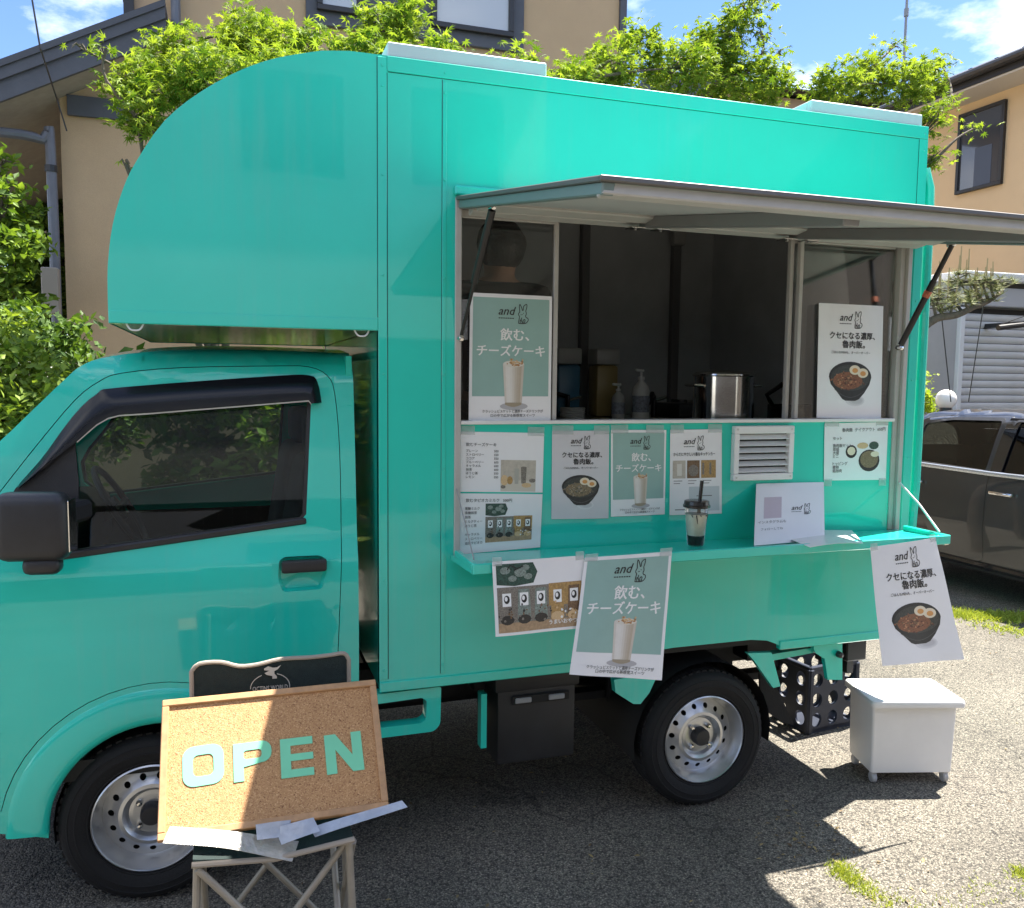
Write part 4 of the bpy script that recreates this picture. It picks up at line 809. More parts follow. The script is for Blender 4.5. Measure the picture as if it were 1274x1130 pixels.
stroke(S, t, [(0.5, 0.78), (0.8, 0.78)], 0.003, 0.0008); stroke(S, t, [(0.1, 0.94), (0.32, 0.94)], 0.003, 0.0008); t.build('small_lettering', INKG, o, angle=0, recalc=False)
S = Sheet(yP(((1026, 527), (1105, 525), (1102, 597), (1025, 598)), PY), bow=0.001)
o = sheet('menu_sheet', S, 'pale price sheet with rice bowls photo, at the panel end beside the vent', None, PAPER, ((0.0, 0.22, -0.04, 0.06), (0.8, 1.0, -0.04, 0.06), (0.0, 0.12, 0.97, 1.1), (0.88, 1.0, 0.97, 1.1)), 'menu')
price_lines(S, o, [('魯肉飯  テイクアウト  650円', None)], 0.27, 0.9, 0.15, 0.1, 0.055); price_lines(S, o, [('セット', ''), ('', ''), ('魯肉飯セット', ''), ('並盛', ''), ('大盛', ''), ('ミニ', ''), ('', ''), ('トッピング', ''), ('煮卵', ''), ('追加肉', '')], 0.13, 0.4, 0.29, 0.063, 0.05)
pic = MB(); poly_cut(S, ell(0.71, 0.66, 0.17, 0.19, 20), 0.0006, pic, 0); poly_cut(S, ell(0.71, 0.64, 0.145, 0.15, 18), 0.0008, pic, 1); poly_cut(S, ell(0.42, 0.50, 0.09, 0.115, 14), 0.0006, pic, 0); poly_cut(S, ell(0.42, 0.49, 0.065, 0.075, 10), 0.0008, pic, 2)
poly_cut(S, ell(0.60, 0.40, 0.09, 0.055, 12), 0.0005, pic, 3); poly_cut(S, ell(0.78, 0.40, 0.08, 0.07, 12), 0.0006, pic, 4); poly_cut(S, ell(0.80, 0.55, 0.07, 0.05, 12), 0.0010, pic, 2); pic.build('picture', [BOWL, MEAT2, EGGW, CRUMBL, GREENP], o, angle=0, recalc=False)
# sheet propped on the shelf against the panel, and one lying flat
tl_, tr_ = onY(941, 602, 0.004), onY(1025, 600, 0.004); zz = SZ+0.004
bl_, br_ = onZ(938, 679, zz), onZ(1026, 672, zz)
S = Sheet((tl_, tr_, br_, bl_), bow=0.001, curl=0.0); S_stand = S
o = sheet('notice_sheet', S, 'blank-looking white notice with small rabbit logo, propped on the shelf against the panel', None, PAPER, (), 'notice')
logo(S, o, 0.66, 0.55, 0.17); t = MB(); put_text(S, t, 'インスタグラムも', 0.24, 0.67, 0.05, bold=0.004); put_text(S, t, 'フォローしてね', 0.24, 0.78, 0.045, bold=0.004); t.build('lettering', INKG, o, angle=0, recalc=False)
pic = MB(); S.mesh(pic, 0.12, 0.37, 0.24, 0.59, 0.0004, 2, 2, 0)
pic.build('picture', [PINKP], o, angle=0, recalc=False)
S = Sheet((onZ(966, 664, zz+0.007), onZ(1060, 660, zz+0.007), onZ(1074, 676, zz+0.010), onZ(1008, 681, zz+0.012)), bow=0.006)
o = sheet('loose_sheet', S, 'loose laminated sheet lying flat on the shelf in front of the propped notice', None, PAPER, (), 'paper')
# sheets hanging from the shelf edge
YH = -SD-0.010
S = Sheet(yP(((612, 699), (727, 691), (727, 781), (616, 792)), (YH, YH, YH-0.02, YH-0.02)), bow=0.006, wave=0.004, crease=0.004)
o = sheet('poster', S, 'landscape photo sheet of five snack pouches hanging from the shelf edge', None, PAPER, ((0.0, 0.1, -0.06, 0.06), (0.9, 1.0, -0.06, 0.06))); pouch_row(S, o, 0.035, 0.965, 0.04, 0.96)
t = MB(); stroke(S, t, [(0.15, 0.12), (0.18, 0.06), (0.24, 0.10), (0.22, 0.13), (0.32, 0.08)], 0.004, 0.0016); t.build('lettering', INK, o, angle=0, recalc=False)
t = MB(); put_text(S, t, 'うまいおやつ', 0.75, 0.90, 0.055, off=0.0019, bold=0.02); t.build('white_lettering', PW_, o, angle=0, recalc=False)
drink_poster(Sheet(yP(((728, 694), (836, 686), (822, 846), (708, 839)), (YH-0.004, YH-0.004, YH-0.045, YH-0.05)), bow=0.008, wave=0.007, crease=0.005), 'large sage green drink poster hanging from the serving shelf edge above the wheel', ((0.0, 0.14, -0.03, 0.035), (0.85, 1.0, -0.03, 0.035)))
bowl_poster(Sheet(yP(((1083, 681), (1164, 669), (1198, 820), (1096, 828)), (YH-0.004, YH-0.004, YH-0.03, YH-0.05)), bow=0.006, wave=0.008, crease=0.005), 'white braised pork rice poster hanging askew from the shelf end above the white bin', ((0.0, 0.1, -0.03, 0.03), (0.9, 1.0, -0.03, 0.03)))
drink_poster(Sheet(yP(((585, 364), (687, 369), (685, 523), (583, 524)), 0.018), bow=0.001), 'tall sage green drink poster standing in the left sliding window of the hatch')
bowl_poster(Sheet(yP(((1019, 377), (1099, 381), (1096, 521), (1016, 520)), 0.019), bow=0.001), 'braised pork rice poster behind the glass of the right sliding window')

# ------------------------------------------------------------------ drink on the shelf
c = onZ(871, 679, SZ+0.006); c = Vector((c.x, -0.115, SZ+0.003)); cup = thing('drink_cup', c, 'clear plastic cup of milky tapioca drink with black lid and thick black straw', 'cup')
CL = mat_glass('clear_plastic', (0.93, 0.94, 0.93), 0.8); hgt = 0.135
MB().lathe([(0.0, 0.0), (0.027, 0.0), (0.029, 0.004), (0.0405, hgt)], c, n=28).build('cup_wall', CL, cup)
MB().lathe([(0.0, 0.003), (0.0268, 0.003), (0.0285, 0.034), (0.0, 0.035)], c, n=24).build('tapioca', mat('tapioca', (0.012, 0.009, 0.008), 0.25, bump=(220, 0.8)), cup)
MB().lathe([(0.0, 0.034), (0.0288, 0.0345), (0.0368, 0.108), (0.0, 0.109)], c, n=24).build('milk', mat('milk_tea', (0.74, 0.74, 0.62), 0.4, var=(30, 0.12)), cup)
sy_ = MB()
for a0, l in ((215, 0.012), (240, 0.03), (262, 0.008), (300, 0.010), (325, 0.028), (350, 0.02)): sy_.tube([c+Vector((math.cos(rad(a0+8*t))*(0.0372-0.0042*t), math.sin(rad(a0+8*t))*(0.0372-0.0042*t), 0.107-l*t)) for t in (0, 0.5, 1)], [0.0022, 0.0018, 0.0008], 6)
sy_.build('syrup', MATS['tapioca'], cup)
MB().lathe([(0.0405, hgt-0.006), (0.046, hgt-0.004), (0.046, hgt+0.003), (0.043, hgt+0.005), (0.0415, hgt+0.017), (0.036, hgt+0.019), (0.0, hgt+0.018)], c, n=28).build('lid', mat('lid_black', (0.008, 0.008, 0.009), 0.25, coat=0.3), cup)
MB().tube([c+Vector((0.004, 0, 0.05)), c+Vector((0.018, 0, hgt+0.085))], 0.0065, 12).build('straw', MATS['lid_black'], cup)

# ------------------------------------------------------------------ kitchen things
p0 = onY(899, 516, 0.30); pot = thing('stock_pot', (p0.x, 0.30, 1.42), 'tall shiny stainless stock pot behind the serving hatch sill', 'pot'); R0 = 0.118; c = Vector((p0.x, 0.30, 1.42))
MB().lathe([(0.0, 0.0), (R0-0.006, 0.0), (R0, 0.006), (R0, 0.186), (R0+0.005, 0.190), (R0+0.004, 0.196), (R0-0.004, 0.194), (R0-0.006, 0.02), (0, 0.02)], c, n=48).build('pot_body', STEEL, pot)
MB().lathe([(R0-0.002, 0.196), (R0-0.01, 0.203), (0.03, 0.212), (0.0, 0.213)], c, n=40).build('pot_lid', STEEL, pot)
for s_ in (-1, 1):
    MB().tube([c+Vector((s_*R0*0.96, -0.04, 0.15)), c+Vector((s_*(R0+0.03), -0.035, 0.152)), c+Vector((s_*(R0+0.03), 0.035, 0.152)), c+Vector((s_*R0*0.96, 0.04, 0.15))], 0.006, 8).build('pot_handle', STEEL, pot)
def bottle(u, v, Y, h, r, label, m_):
    p = onY(u, v, Y); c = Vector((p.x, Y, 1.410)); b = thing('pump_bottle', c, label, 'bottle')
    MB().lathe([(0, 0), (r, 0), (r*1.03, h*0.05), (r, h*0.55), (r*0.85, h*0.64), (r*0.35, h*0.74), (r*0.33, h*0.80), (0, h*0.80)], c, n=20).build('bottle_body', m_, b)
    MB().lathe([(r*0.42, h*0.77), (r*0.42, h*0.83), (r*0.14, h*0.84), (r*0.14, h*0.95), (0, h*0.95)], c, n=14).beam(c+Vector((0.012, 0, h*0.955)), c+Vector((-0.035, -0.01, h*0.965)), 0.014, 0.012, bev=0.003).build('pump', MATS['white_plastic'], b)
    MB().lathe([(r*1.035, h*0.12), (r*1.04, h*0.45)], c, n=20).build('bottle_label', mat('label_grey', (0.30, 0.33, 0.40), 0.5, var=(90, 0.5)), b)
bottle(797, 505, 1.02, 0.235, 0.040, 'big white pump bottle of hand soap on the back worktop', WHITEP)
bottle(769, 505, 1.02, 0.165, 0.030, 'small clear pump bottle beside the big white one on the worktop', mat('cloudy_plastic', (0.45, 0.46, 0.46), 0.3))
for u, cname, cc, lab in ((703, 'blue', (0.05, 0.16, 0.26), 'tall container with blue contents and pale lid on the kitchen worktop'), (750, 'amber', (0.32, 0.24, 0.09), 'tall container with yellowish contents and pale lid on the kitchen worktop')):
    p = onY(u, 500, 1.20); c = Vector((p.x, 1.20, 1.410)); b = thing('food_container', c, lab, 'container')
    MB().box(c+Vector((0, 0, 0.125)), (0.115, 0.11, 0.25), None, 0.015, seg=2).build('container_body', mat('contents_'+cname, cc, 0.35), b)
    MB().box(c+Vector((0, 0, 0.29)), (0.125, 0.12, 0.078), None, 0.012, seg=2).build('container_lid', mat('lid_pale', (0.42, 0.42, 0.40), 0.4), b)
def tap(u, v, label, ln):
    p = onY(u, v, 0.95); c = Vector((p.x, 1.10, 1.410)); b = thing('sink_tap', c, label, 'tap')
    MB().tube([c, c+Vector((0, 0, 0.10)), c+Vector((-ln*0.4, -0.03, 0.115)), c+Vector((-ln, -0.06, 0.07))], 0.012, 10).build('spout', MATS['strut_black'], b)
    MB().tube([c+Vector((0, 0, 0.08)), c+Vector((0.06, -0.02, 0.10))], 0.008, 8).build('lever', STEEL, b)
tap(722, 500, 'black sink tap with long spout in front of the tall containers', 0.20); tap(832, 505, 'short black sink tap beside the stock pot', 0.06)
p = onY(968, 505, 0.40); c = Vector((p.x+0.03, 0.36, 1.42)); pan = thing('saucepan', c, 'black saucepan with upright handle next to the window rail', 'pan')
MB().lathe([(0, 0), (0.085, 0), (0.09, 0.01), (0.09, 0.075), (0.086, 0.075), (0.084, 0.012), (0, 0.012)], c, n=28).build('pan_body', MATS['lid_black'], pan); MB().tube([c+Vector((-0.085, 0, 0.07)), c+Vector((-0.13, -0.02, 0.115)), c+Vector((-0.06, -0.03, 0.16))], 0.010, 8).build('pan_handle', MATS['lid_black'], pan)

# more on the worktop and the wall
c = Vector((onY(712, 505, 0.93).x, 0.93, 1.410)); k = thing('lid_stack', c, 'low stack of pale plastic lids under the black sink tap', 'lids')
for j in range(6): MB().lathe([(0.0, 0.0), (0.055, 0.0), (0.058, 0.004), (0.055, 0.008), (0.0, 0.008)], c+Vector((0.002*(j % 2), 0, 0.009*j)), n=20).build('plastic_lid', mat('lid_cloud', (0.5, 0.5, 0.48), 0.35), k)
c = Vector((onY(862, 500, 1.12).x, 1.12, 1.410)); k = thing('gas_burner', c, 'dark burner with steel trivet on the worktop behind the stock pot', 'burner')
MB().box(c+Vector((0, 0, 0.035)), (0.30, 0.26, 0.07), None, 0.012, seg=2).build('burner_body', BLACKP, k)
for a_ in range(4): MB().beam(c+Vector((0.03*math.cos(rad(45+90*a_)), 0.03*math.sin(rad(45+90*a_)), 0.078)), c+Vector((0.12*math.cos(rad(45+90*a_)), 0.12*math.sin(rad(45+90*a_)), 0.078)), 0.008, 0.014).build('trivet_arm', STEEL, k)

# ------------------------------------------------------------------ person inside, seen from behind over the window poster
def skinned(joints, edges, root, sub=2):
    me = bpy.data.meshes.new('figure'); me.from_pydata([j[0] for j in joints], edges, []); ob = bpy.data.objects.new('figure', me); col.objects.link(ob)
    md = ob.modifiers.new('skin', 'SKIN'); md.use_smooth_shade = True
    for sv, j in zip(me.skin_vertices[0].data, joints): sv.radius = j[1] if isinstance(j[1], tuple) else (j[1], j[1])
    me.skin_vertices[0].data[root].use_root = True
    ss = ob.modifiers.new('subdivision', 'SUBSURF'); ss.levels = sub; ss.render_levels = sub; bpy.context.view_layer.update()
    out = bpy.data.meshes.new_from_object(ob.evaluated_get(bpy.context.evaluated_depsgraph_get())); bpy.data.objects.remove(ob); bpy.data.meshes.remove(me); return out
hp = onY(620, 305, 0.50); px_, py_ = hp.x, 0.50; fz = 0.66; HH = onY(620, 272, 0.50).z-fz
def J(x, y, z, r): return ((x*HH, y*HH, z*HH), tuple(q*HH for q in r) if isinstance(r, tuple) else r*HH)
jo = [J(0, 0, .53, (.085, .065)), J(0, .005, .62, (.078, .055)), J(0, .01, .74, (.085, .06)), J(0, .005, .81, (.06, .045)), J(.004, .0, .855, .032), J(.008, .012, .905, (.048, .055)), J(.008, .012, .955, (.046, .052)),
      J(-.10, .0, .805, .036), J(-.135, .03, .66, .030), J(-.10, .13, .56, .024), J(-.08, .19, .575, .016), J(.10, .0, .805, .036), J(.135, .03, .66, .030), J(.10, .13, .56, .024), J(.08, .19, .575, .016),
      J(-.055, 0, .50, .055), J(-.06, .012, .28, .040), J(-.06, -.01, .05, .026), J(-.06, .07, .022, .024), J(.055, 0, .50, .055), J(.06, .012, .28, .040), J(.06, -.01, .05, .026), J(.06, .07, .022, .024)]
ed = [(0, 1), (1, 2), (2, 3), (3, 4), (4, 5), (5, 6), (3, 7), (7, 8), (8, 9), (9, 10), (3, 11), (11, 12), (12, 13), (13, 14), (0, 15), (15, 16), (16, 17), (17, 18), (0, 19), (19, 20), (20, 21), (21, 22)]
for sx_, b_ in ((-1, 10), (1, 14)):           # five fingers on each hand
    for q_, (dx, dy, dz) in enumerate(((.018, .008, .012), (.012, .042, .004), (.004, .046, .0), (-.004, .043, -.003), (-.011, .036, -.008))):
        k0 = len(jo); bx_, by_, bz_ = jo[b_][0]; jo.append(((bx_-sx_*dx*HH*.8, by_+dy*HH*.5, bz_+dz*HH), .0055*HH)); jo.append(((bx_-sx_*dx*HH, by_+dy*HH, bz_+(dz-.010)*HH), .0045*HH)); ed += [(b_, k0), (k0, k0+1)]
person = thing('person', (px_, py_, fz), 'person with short dark hair standing inside the truck behind the tall window poster', 'person')
pm_ = skinned(jo, ed, 0); pm_.materials.append(mat('skin', (0.42, 0.25, 0.17), 0.5)); ob = bpy.data.objects.new('body', pm_); col.objects.link(ob); ob.parent = person
hd_ = Vector((px_+.008*HH, py_+.012*HH, fz+.925*HH))
fc = MB(); fc.box(hd_+Vector((0, .060*HH, -.006*HH)), (.016, .022, .030), None, 0.006, seg=2)
for s_ in (-1, 1): fc.lathe([(0.0, -0.006), (0.010, -0.004), (0.012, 0.004), (0.0, 0.006)], hd_+Vector((s_*.050*HH, 0, -.004*HH)), (1, 0, 0.1), 12)
fc.build('face_relief', MATS['skin'], person)
ey_ = MB()
for s_ in (-1, 1): ey_.lathe([(0.0, -0.004), (0.006, 0), (0.0, 0.004)], hd_+Vector((s_*.020*HH, .052*HH, .006*HH)), (0, 1, 0), 10)
ey_.box(hd_+Vector((0, .052*HH, -.034*HH)), (.034, .006, .007), None, 0.002); ey_.build('eyes_and_mouth', BLACKP, person)
hm = MB(); rows = []
for i_ in range(13):
    a_ = math.pi*i_/12; rows.append([hd_+Vector((math.sin(a_)*math.cos(2*math.pi*k/28)*.062*HH*(1+0.06*noise.noise(Vector((k*.5, i_*.6, 1)))), math.sin(a_)*math.sin(2*math.pi*k/28)*.068*HH-.010*HH*(1 if i_ > 4 else 0)-(.012*HH if (math.sin(2*math.pi*k/28) > 0.2 and i_ > 5) else 0)*2.2, .012*HH+math.cos(a_)*.068*HH*(1+0.05*noise.noise(Vector((i_, k*.7, 3)))))) for k in range(28)])
hm.grid(rows, closed=True); hm.build('hair', mat('dark_hair', (0.012, 0.010, 0.009), 0.55, bump=(90, 0.4)), person)
fat = lambda a, f: (a[0], tuple(q*f for q in (a[1] if isinstance(a[1], tuple) else (a[1], a[1]))))
sh_ = skinned([fat(jo[0], 1.2), fat(jo[1], 1.2), fat(jo[2], 1.2), fat(jo[3], 1.3), fat(jo[7], 1.4), fat(jo[8], 1.3), fat(jo[11], 1.4), fat(jo[12], 1.3), ((jo[4][0][0], jo[4][0][1], jo[4][0][2]-.012*HH), (.042*HH, .042*HH))], [(0, 1), (1, 2), (2, 3), (3, 4), (4, 5), (3, 6), (6, 7), (3, 8)], 0)
sh_.materials.append(mat('black_shirt', (0.02, 0.02, 0.022), 0.85, bump=(60, 0.3))); ob = bpy.data.objects.new('shirt', sh_); col.objects.link(ob); ob.parent = person
tr_ = skinned([((a[0][0], a[0][1], a[0][2]), tuple(q*1.14 for q in (a[1] if isinstance(a[1], tuple) else (a[1], a[1])))) for a in (jo[0], jo[15], jo[16], jo[17], jo[19], jo[20], jo[21])], [(0, 1), (1, 2), (2, 3), (0, 4), (4, 5), (5, 6)], 0)
tr_.materials.append(mat('dark_trousers', (0.03, 0.032, 0.04), 0.9)); ob = bpy.data.objects.new('trousers', tr_); col.objects.link(ob); ob.parent = person

# ------------------------------------------------------------------ camp chair with the OPEN board
YT, YB = -0.365, -0.585
TL, TR, BR, BL = onY(203, 872, YT), onY(468, 848, YT-0.01), onY(482, 1006, YB-0.01), onY(195, 1050, YB)
ex = (TR-TL+BR-BL).normalized(); ey = (TL-BL+TR-BR); ey = (ey-ex*ey.dot(ex)).normalized(); en = ex.cross(ey)       # en points to the camera side
if en.y > 0: en = -en
ctr = (TL+TR+BR+BL)/4; bwid = ((TR-TL).length+(BR-BL).length)/2; bhei = ((TL-BL).length+(TR-BR).length)/2
bo = thing('cork_board', (BL+BR)/2, 'wood framed cork board with mint letters reading OPEN, leaning on a camp chair', 'board')
RB = Matrix((ex, ey, en)).transposed()
def corkmat():
    m = bpy.data.materials.new('cork'); m.use_nodes = True; n = m.node_tree.nodes; l = m.node_tree.links; b = n['Principled BSDF']; t = n.new('ShaderNodeTexCoord')
    v = n.new('ShaderNodeTexVoronoi'); v.inputs['Scale'].default_value = 400; l.new(t.outputs['Object'], v.inputs['Vector']); s = n.new('ShaderNodeSeparateColor'); l.new(v.outputs['Color'], s.inputs[0])
    cr = n.new('ShaderNodeValToRGB'); e = cr.color_ramp.elements; e[0].color = (0.20, 0.085, 0.035, 1); e[1].color = (0.62, 0.38, 0.18, 1); q = e.new(0.10); q.color = (0.40, 0.205, 0.085, 1); q = e.new(0.80); q.color = (0.50, 0.28, 0.12, 1); l.new(s.outputs[0], cr.inputs[0]); l.new(cr.outputs[0], b.inputs['Base Color']); b.inputs['Roughness'].default_value = 0.85
    bp = n.new('ShaderNodeBump'); bp.inputs['Strength'].default_value = 0.3; bp.inputs['Distance'].default_value = 0.002; l.new(v.outputs['Distance'], bp.inputs['Height']); l.new(bp.outputs[0], b.inputs['Normal']); return m
MB().box(ctr, (bwid-0.01, bhei-0.01, 0.008), RB).build('cork_sheet', corkmat(), bo, angle=0)
WOOD = mat('frame_wood', (0.46, 0.26, 0.12), 0.55, var=(35, 0.2)); fw = 0.017
for (a, b, sx, sy) in ((0, bhei/2-fw/2, bwid, fw), (0, -bhei/2+fw/2, bwid, fw), (-bwid/2+fw/2, 0, fw, bhei-2*fw), (bwid/2-fw/2, 0, fw, bhei-2*fw)): MB().box(ctr+ex*a+ey*b+en*0.002, (sx, sy, 0.020), RB, 0.002).build('frame_strip', WOOD, bo)
LET = mat('mint_card', (0.20, 0.64, 0.37), 0.6, var=(12, 0.04))
def glyph(ch, cpx, w, h, rot):
    t = 0.24*w
    if ch == 'O': o_, i_ = rrect(-w/2, w/2, -h/2, h/2, w*0.28, 5), [rrect(-w/2+t*1.05, w/2-t*1.05, -h/2+t, h/2-t, w*0.13, 4)]
    elif ch == 'P':
        o_ = [(-w/2, -h/2), (-w/2+t*1.1, -h/2), (-w/2+t*1.1, -h*0.14)] + arc(w/2-w*0.26, h*0.18-0.0, w*0.26, -70, 0, 4) + arc(w/2-w*0.26, h/2-w*0.26, w*0.26, 0, 90, 5) + [(-w/2, h/2)]; i_ = [rrect(-w/2+t*1.1, w/2-t*1.1, h*0.06, h/2-t*0.9, w*0.08, 3)]
    elif ch == 'E': o_, i_ = [(-w/2, -h/2), (w/2, -h/2), (w/2, -h/2+t), (-w/2+t*1.3, -h/2+t), (-w/2+t*1.3, -t*0.45), (w/2, -t*0.45), (w/2, t*0.45), (-w/2+t*1.3, t*0.45), (-w/2+t*1.3, h/2-t), (w/2, h/2-t), (w/2, h/2), (-w/2, h/2)], []
    else: o_, i_ = [(-w/2, -h/2), (-w/2+t*1.15, -h/2), (-w/2+t*1.15, h*0.10), (w/2-t*1.25, -h/2), (w/2, -h/2), (w/2, h/2), (w/2-t*1.15, h/2), (w/2-t*1.15, -h*0.08), (-w/2+t*1.25, h/2), (-w/2, h/2)], []
    dd = ray(*cpx); P = CAM + dd*((ctr+en*0.005-CAM).dot(en)/dd.dot(en)); c_, s_ = math.cos(rot), math.sin(rot)
    V, F, E = sheet2d(o_, i_); n = len(V); mk = lambda k: [P+ex*(a*c_-b*s_)+ey*(a*s_+b*c_)+en*k for a, b in V]
    MB().add(mk(0.0012)+mk(0.0), list(F)+[(a, b, b+n, a+n) for a, b in E]).build('letter', LET, bo, angle=0)
kx = bwid/275.0
glyph('O', (253, 952), 49*kx, 50*kx, rad(2)); glyph('P', (314.5, 946.5), 47*kx, 48*kx, rad(1)); glyph('E', (369.5, 942), 41*kx, 50*kx, rad(0)); glyph('N', (428, 936.5), 48*kx, 51*kx, rad(1))

SEATZ = 0.468
ch = thing('camp_chair', (0.34, -0.47, 0), 'folding camp chair with beige tube legs and dark green backrest, holding the cork board', 'chair')
TUBE = mat('beige_tube', (0.34, 0.30, 0.24), 0.42, metal=0.2, var=(20, 0.12)); FAB = mat('dark_green_fabric', (0.016, 0.028, 0.026), 0.85, var=(60, 0.25), bump=(400, 0.3)); TRIM = mat('grey_binding', (0.36, 0.31, 0.25), 0.8)
YF, YR = -0.625, -0.29; XL, XR = onY(246, 1095, YF).x, onY(434, 1085, YF).x
for x, y, z1 in ((XL, YF, SEATZ), (XR, YF, SEATZ), (XL+0.015, YR, 0.80), (XR+0.02, YR, 0.81)):
    xf = x+(0.02 if x > 0.3 else -0.02)
    MB().tube([(xf, y, 0.012), (x, y, z1)], 0.0095, 10).build('leg_post', TUBE, ch); MB().lathe([(0.016, 0), (0.016, 0.02), (0.011, 0.03)], (xf, y, 0.0), n=12, caps=True).build('foot', BLACKP, ch)
for (a, b) in (((XL, YF), (XR, YF)), ((XL, YR), (XR, YR)), ((XL, YF), (XL, YR)), ((XR, YF), (XR, YR))):
    nx = Vector((a[1]-b[1], b[0]-a[0])).normalized()*0.011
    for (p, q, sg) in ((a, b, 1), (b, a, -1)): MB().tube([(p[0]+nx.x*sg, p[1]+nx.y*sg, 0.03), (q[0]+nx.x*sg, q[1]+nx.y*sg, SEATZ-0.01)], 0.0085, 10).build('cross_tube', TUBE, ch)
se = MB(); se.grid([[(XL-0.01+(XR-XL+0.02)*i/10, YF-0.015+(YR-YF+0.02)*j/8, SEATZ+0.006-0.035*math.sin(math.pi*i/10)*math.sin(math.pi*(0.15+0.7*j/8))) for i in range(11)] for j in range(9)]); se.build('seat', FAB, ch)
MB().tube([(XL-0.012, YF-0.016, SEATZ+0.004), ((XL+XR)/2, YF-0.018, SEATZ-0.012), (XR+0.012, YF-0.016, SEATZ+0.004)], 0.007, 8).build('seat_binding', TRIM, ch)
tp_px = [(238, 836), (248, 826), (275, 824), (297, 829), (320, 827), (350, 820), (385, 818), (412, 815), (428, 813), (434, 821)]
TPb = [onY(u, v, YR-0.016) for u, v in tp_px]; TPb = smooth_open(TPb, 3)
bk = MB(); bk.grid([[Vector((p.x, p.y, p.z*(1-t)+0.66*t)) for p in TPb] for t in (0, 0.25, 0.5, 0.75, 1)]); bk.grid([[Vector((p.x, p.y+0.006, p.z*(1-t)+0.66*t)) for p in TPb] for t in (0, 0.5, 1)]); BK = bk.build('backrest', FAB, ch)
MB().tube([Vector((TPb[0].x, TPb[0].y, 0.66))]+list(TPb)+[Vector((TPb[-1].x, TPb[-1].y, 0.66))], 0.0058, 8).build('back_binding', TRIM, ch)
Sb = Sheet(yP(((310, 826), (362, 822), (362, 865), (310, 869)), YR-0.022)); em = MB()
stroke(Sb, em, [(0.5+0.47*math.cos(rad(a)), 0.72+0.40*math.sin(rad(a))) for a in range(178, 255, 11)], 0.0022, 0.001); stroke(Sb, em, [(0.5+0.47*math.cos(rad(a)), 0.72+0.40*math.sin(rad(a))) for a in range(290, 368, 11)], 0.0022, 0.001)
poly_cut(Sb, [(0.35, 0.17), (0.45, 0.11), (0.56, 0.16), (0.66, 0.16), (0.76, 0.10), (0.68, 0.22), (0.60, 0.26), (0.60, 0.34), (0.66, 0.42), (0.66, 0.48), (0.55, 0.48), (0.55, 0.40), (0.42, 0.36), (0.36, 0.30), (0.48, 0.24), (0.36, 0.22)], 0.0012, em, 0); put_text(Sb, em, 'OCTINS WORLD', 0.5, 0.80, 0.16, bold=0.012, maxw=0.84, off=0.001); em.build('emblem', mat('embroidery', (0.55, 0.53, 0.46), 0.8), ch, angle=0, recalc=False)
def flat(name, px, Y, label, m_, bow=0.004):
    S_ = Sheet([onY(u, v, y) for (u, v), y in zip(px, Y)], bow=bow, crease=0.012); return sheet(name, S_, label, None, m_, (), 'sheet')
CLEARW = mat('milky_sleeve', (0.50, 0.48, 0.42), 0.22, coat=0.9, var=(18, 0.3), bump=(22, 1.6), alpha=0.7)
CLEARB = mat('blue_sleeve', (0.50, 0.54, 0.60), 0.2, coat=0.9, var=(16, 0.15), bump=(16, 1.0), alpha=0.72)
flat('plastic_sleeve', ((212, 1027), (372, 1046), (364, 1071), (203, 1047)), (-0.610, -0.612, -0.655, -0.655), 'long milky plastic sleeve lying in the sun on the chair seat below OPEN', CLEARW, 0.006)
flat('plastic_sleeve', ((318, 1026), (362, 1020), (360, 1041), (320, 1045)), (-0.622, -0.622, -0.642, -0.642), 'small bluish sleeve peeking out behind the crossing ones on the chair', CLEARB, 0.005)
flat('plastic_sleeve', ((342, 1030), (390, 1017), (398, 1034), (350, 1051)), (-0.630, -0.630, -0.655, -0.655), 'short clear sleeve crossing the middle of the chair seat', CLEARB, 0.005)
flat('plastic_sleeve', ((385, 1030), (500, 995), (507, 1003), (392, 1041)), (-0.624, -0.618, -0.634, -0.650), 'long thin clear sleeve sticking out past the chair beside the board corner', CLEARB, 0.003)

# ------------------------------------------------------------------ white bin on castors
FL, FR = onZ(1081, 977), onZ(1182, 976); wx = (FR-FL); wid = 0.345; wx = wx.normalized(); wy = Vector((-wx.y, wx.x, 0)); dpt = 0.215
bin_ = thing('storage_bin', FL+wx*wid/2+wy*dpt/2, 'white lidded box on small castors standing on the sunlit asphalt', 'bin'); cb = FL+wx*wid/2+wy*dpt/2
def bp_(a, b, z): return cb+wx*a+wy*b+Vector((0, 0, z))
bb = MB(); rows = []
for z, k in ((0.048, 0.945), (0.06, 0.95), (0.318, 0.985), (0.332, 0.99)):
    rr = [(p[0]*k, p[1]*k) for p in rrect(-wid/2, wid/2, -dpt/2, dpt/2, 0.012, 3)]; rows.append([bp_(a, b, z) for a, b in rr])
bb.grid(rows, closed=True); bb.f.append(tuple(range(len(rows[0])))); bb.m.append(0); bb.build('bin_body', mat('bin_white', (0.74, 0.73, 0.71), 0.42, var=(4, 0.05), bump=(30, 0.02)), bin_)
ld = MB(); LW, LDp = wid+0.03, dpt+0.05; rows = []
for z, k in ((0.330, 0.93), (0.326, 1.0), (0.338, 1.006), (0.345, 1.0), (0.350, 0.985)): rows.append([bp_(p[0]*k, p[1]*k-0.006, z) for p in rrect(-LW/2, LW/2, -LDp/2, LDp/2, 0.018, 3)])
ld.grid(rows, closed=True); n = len(rows[0]); ld.f.append(tuple(4*n+i for i in range(n))); ld.m.append(0); ld.build('bin_lid', MATS['bin_white'], bin_)
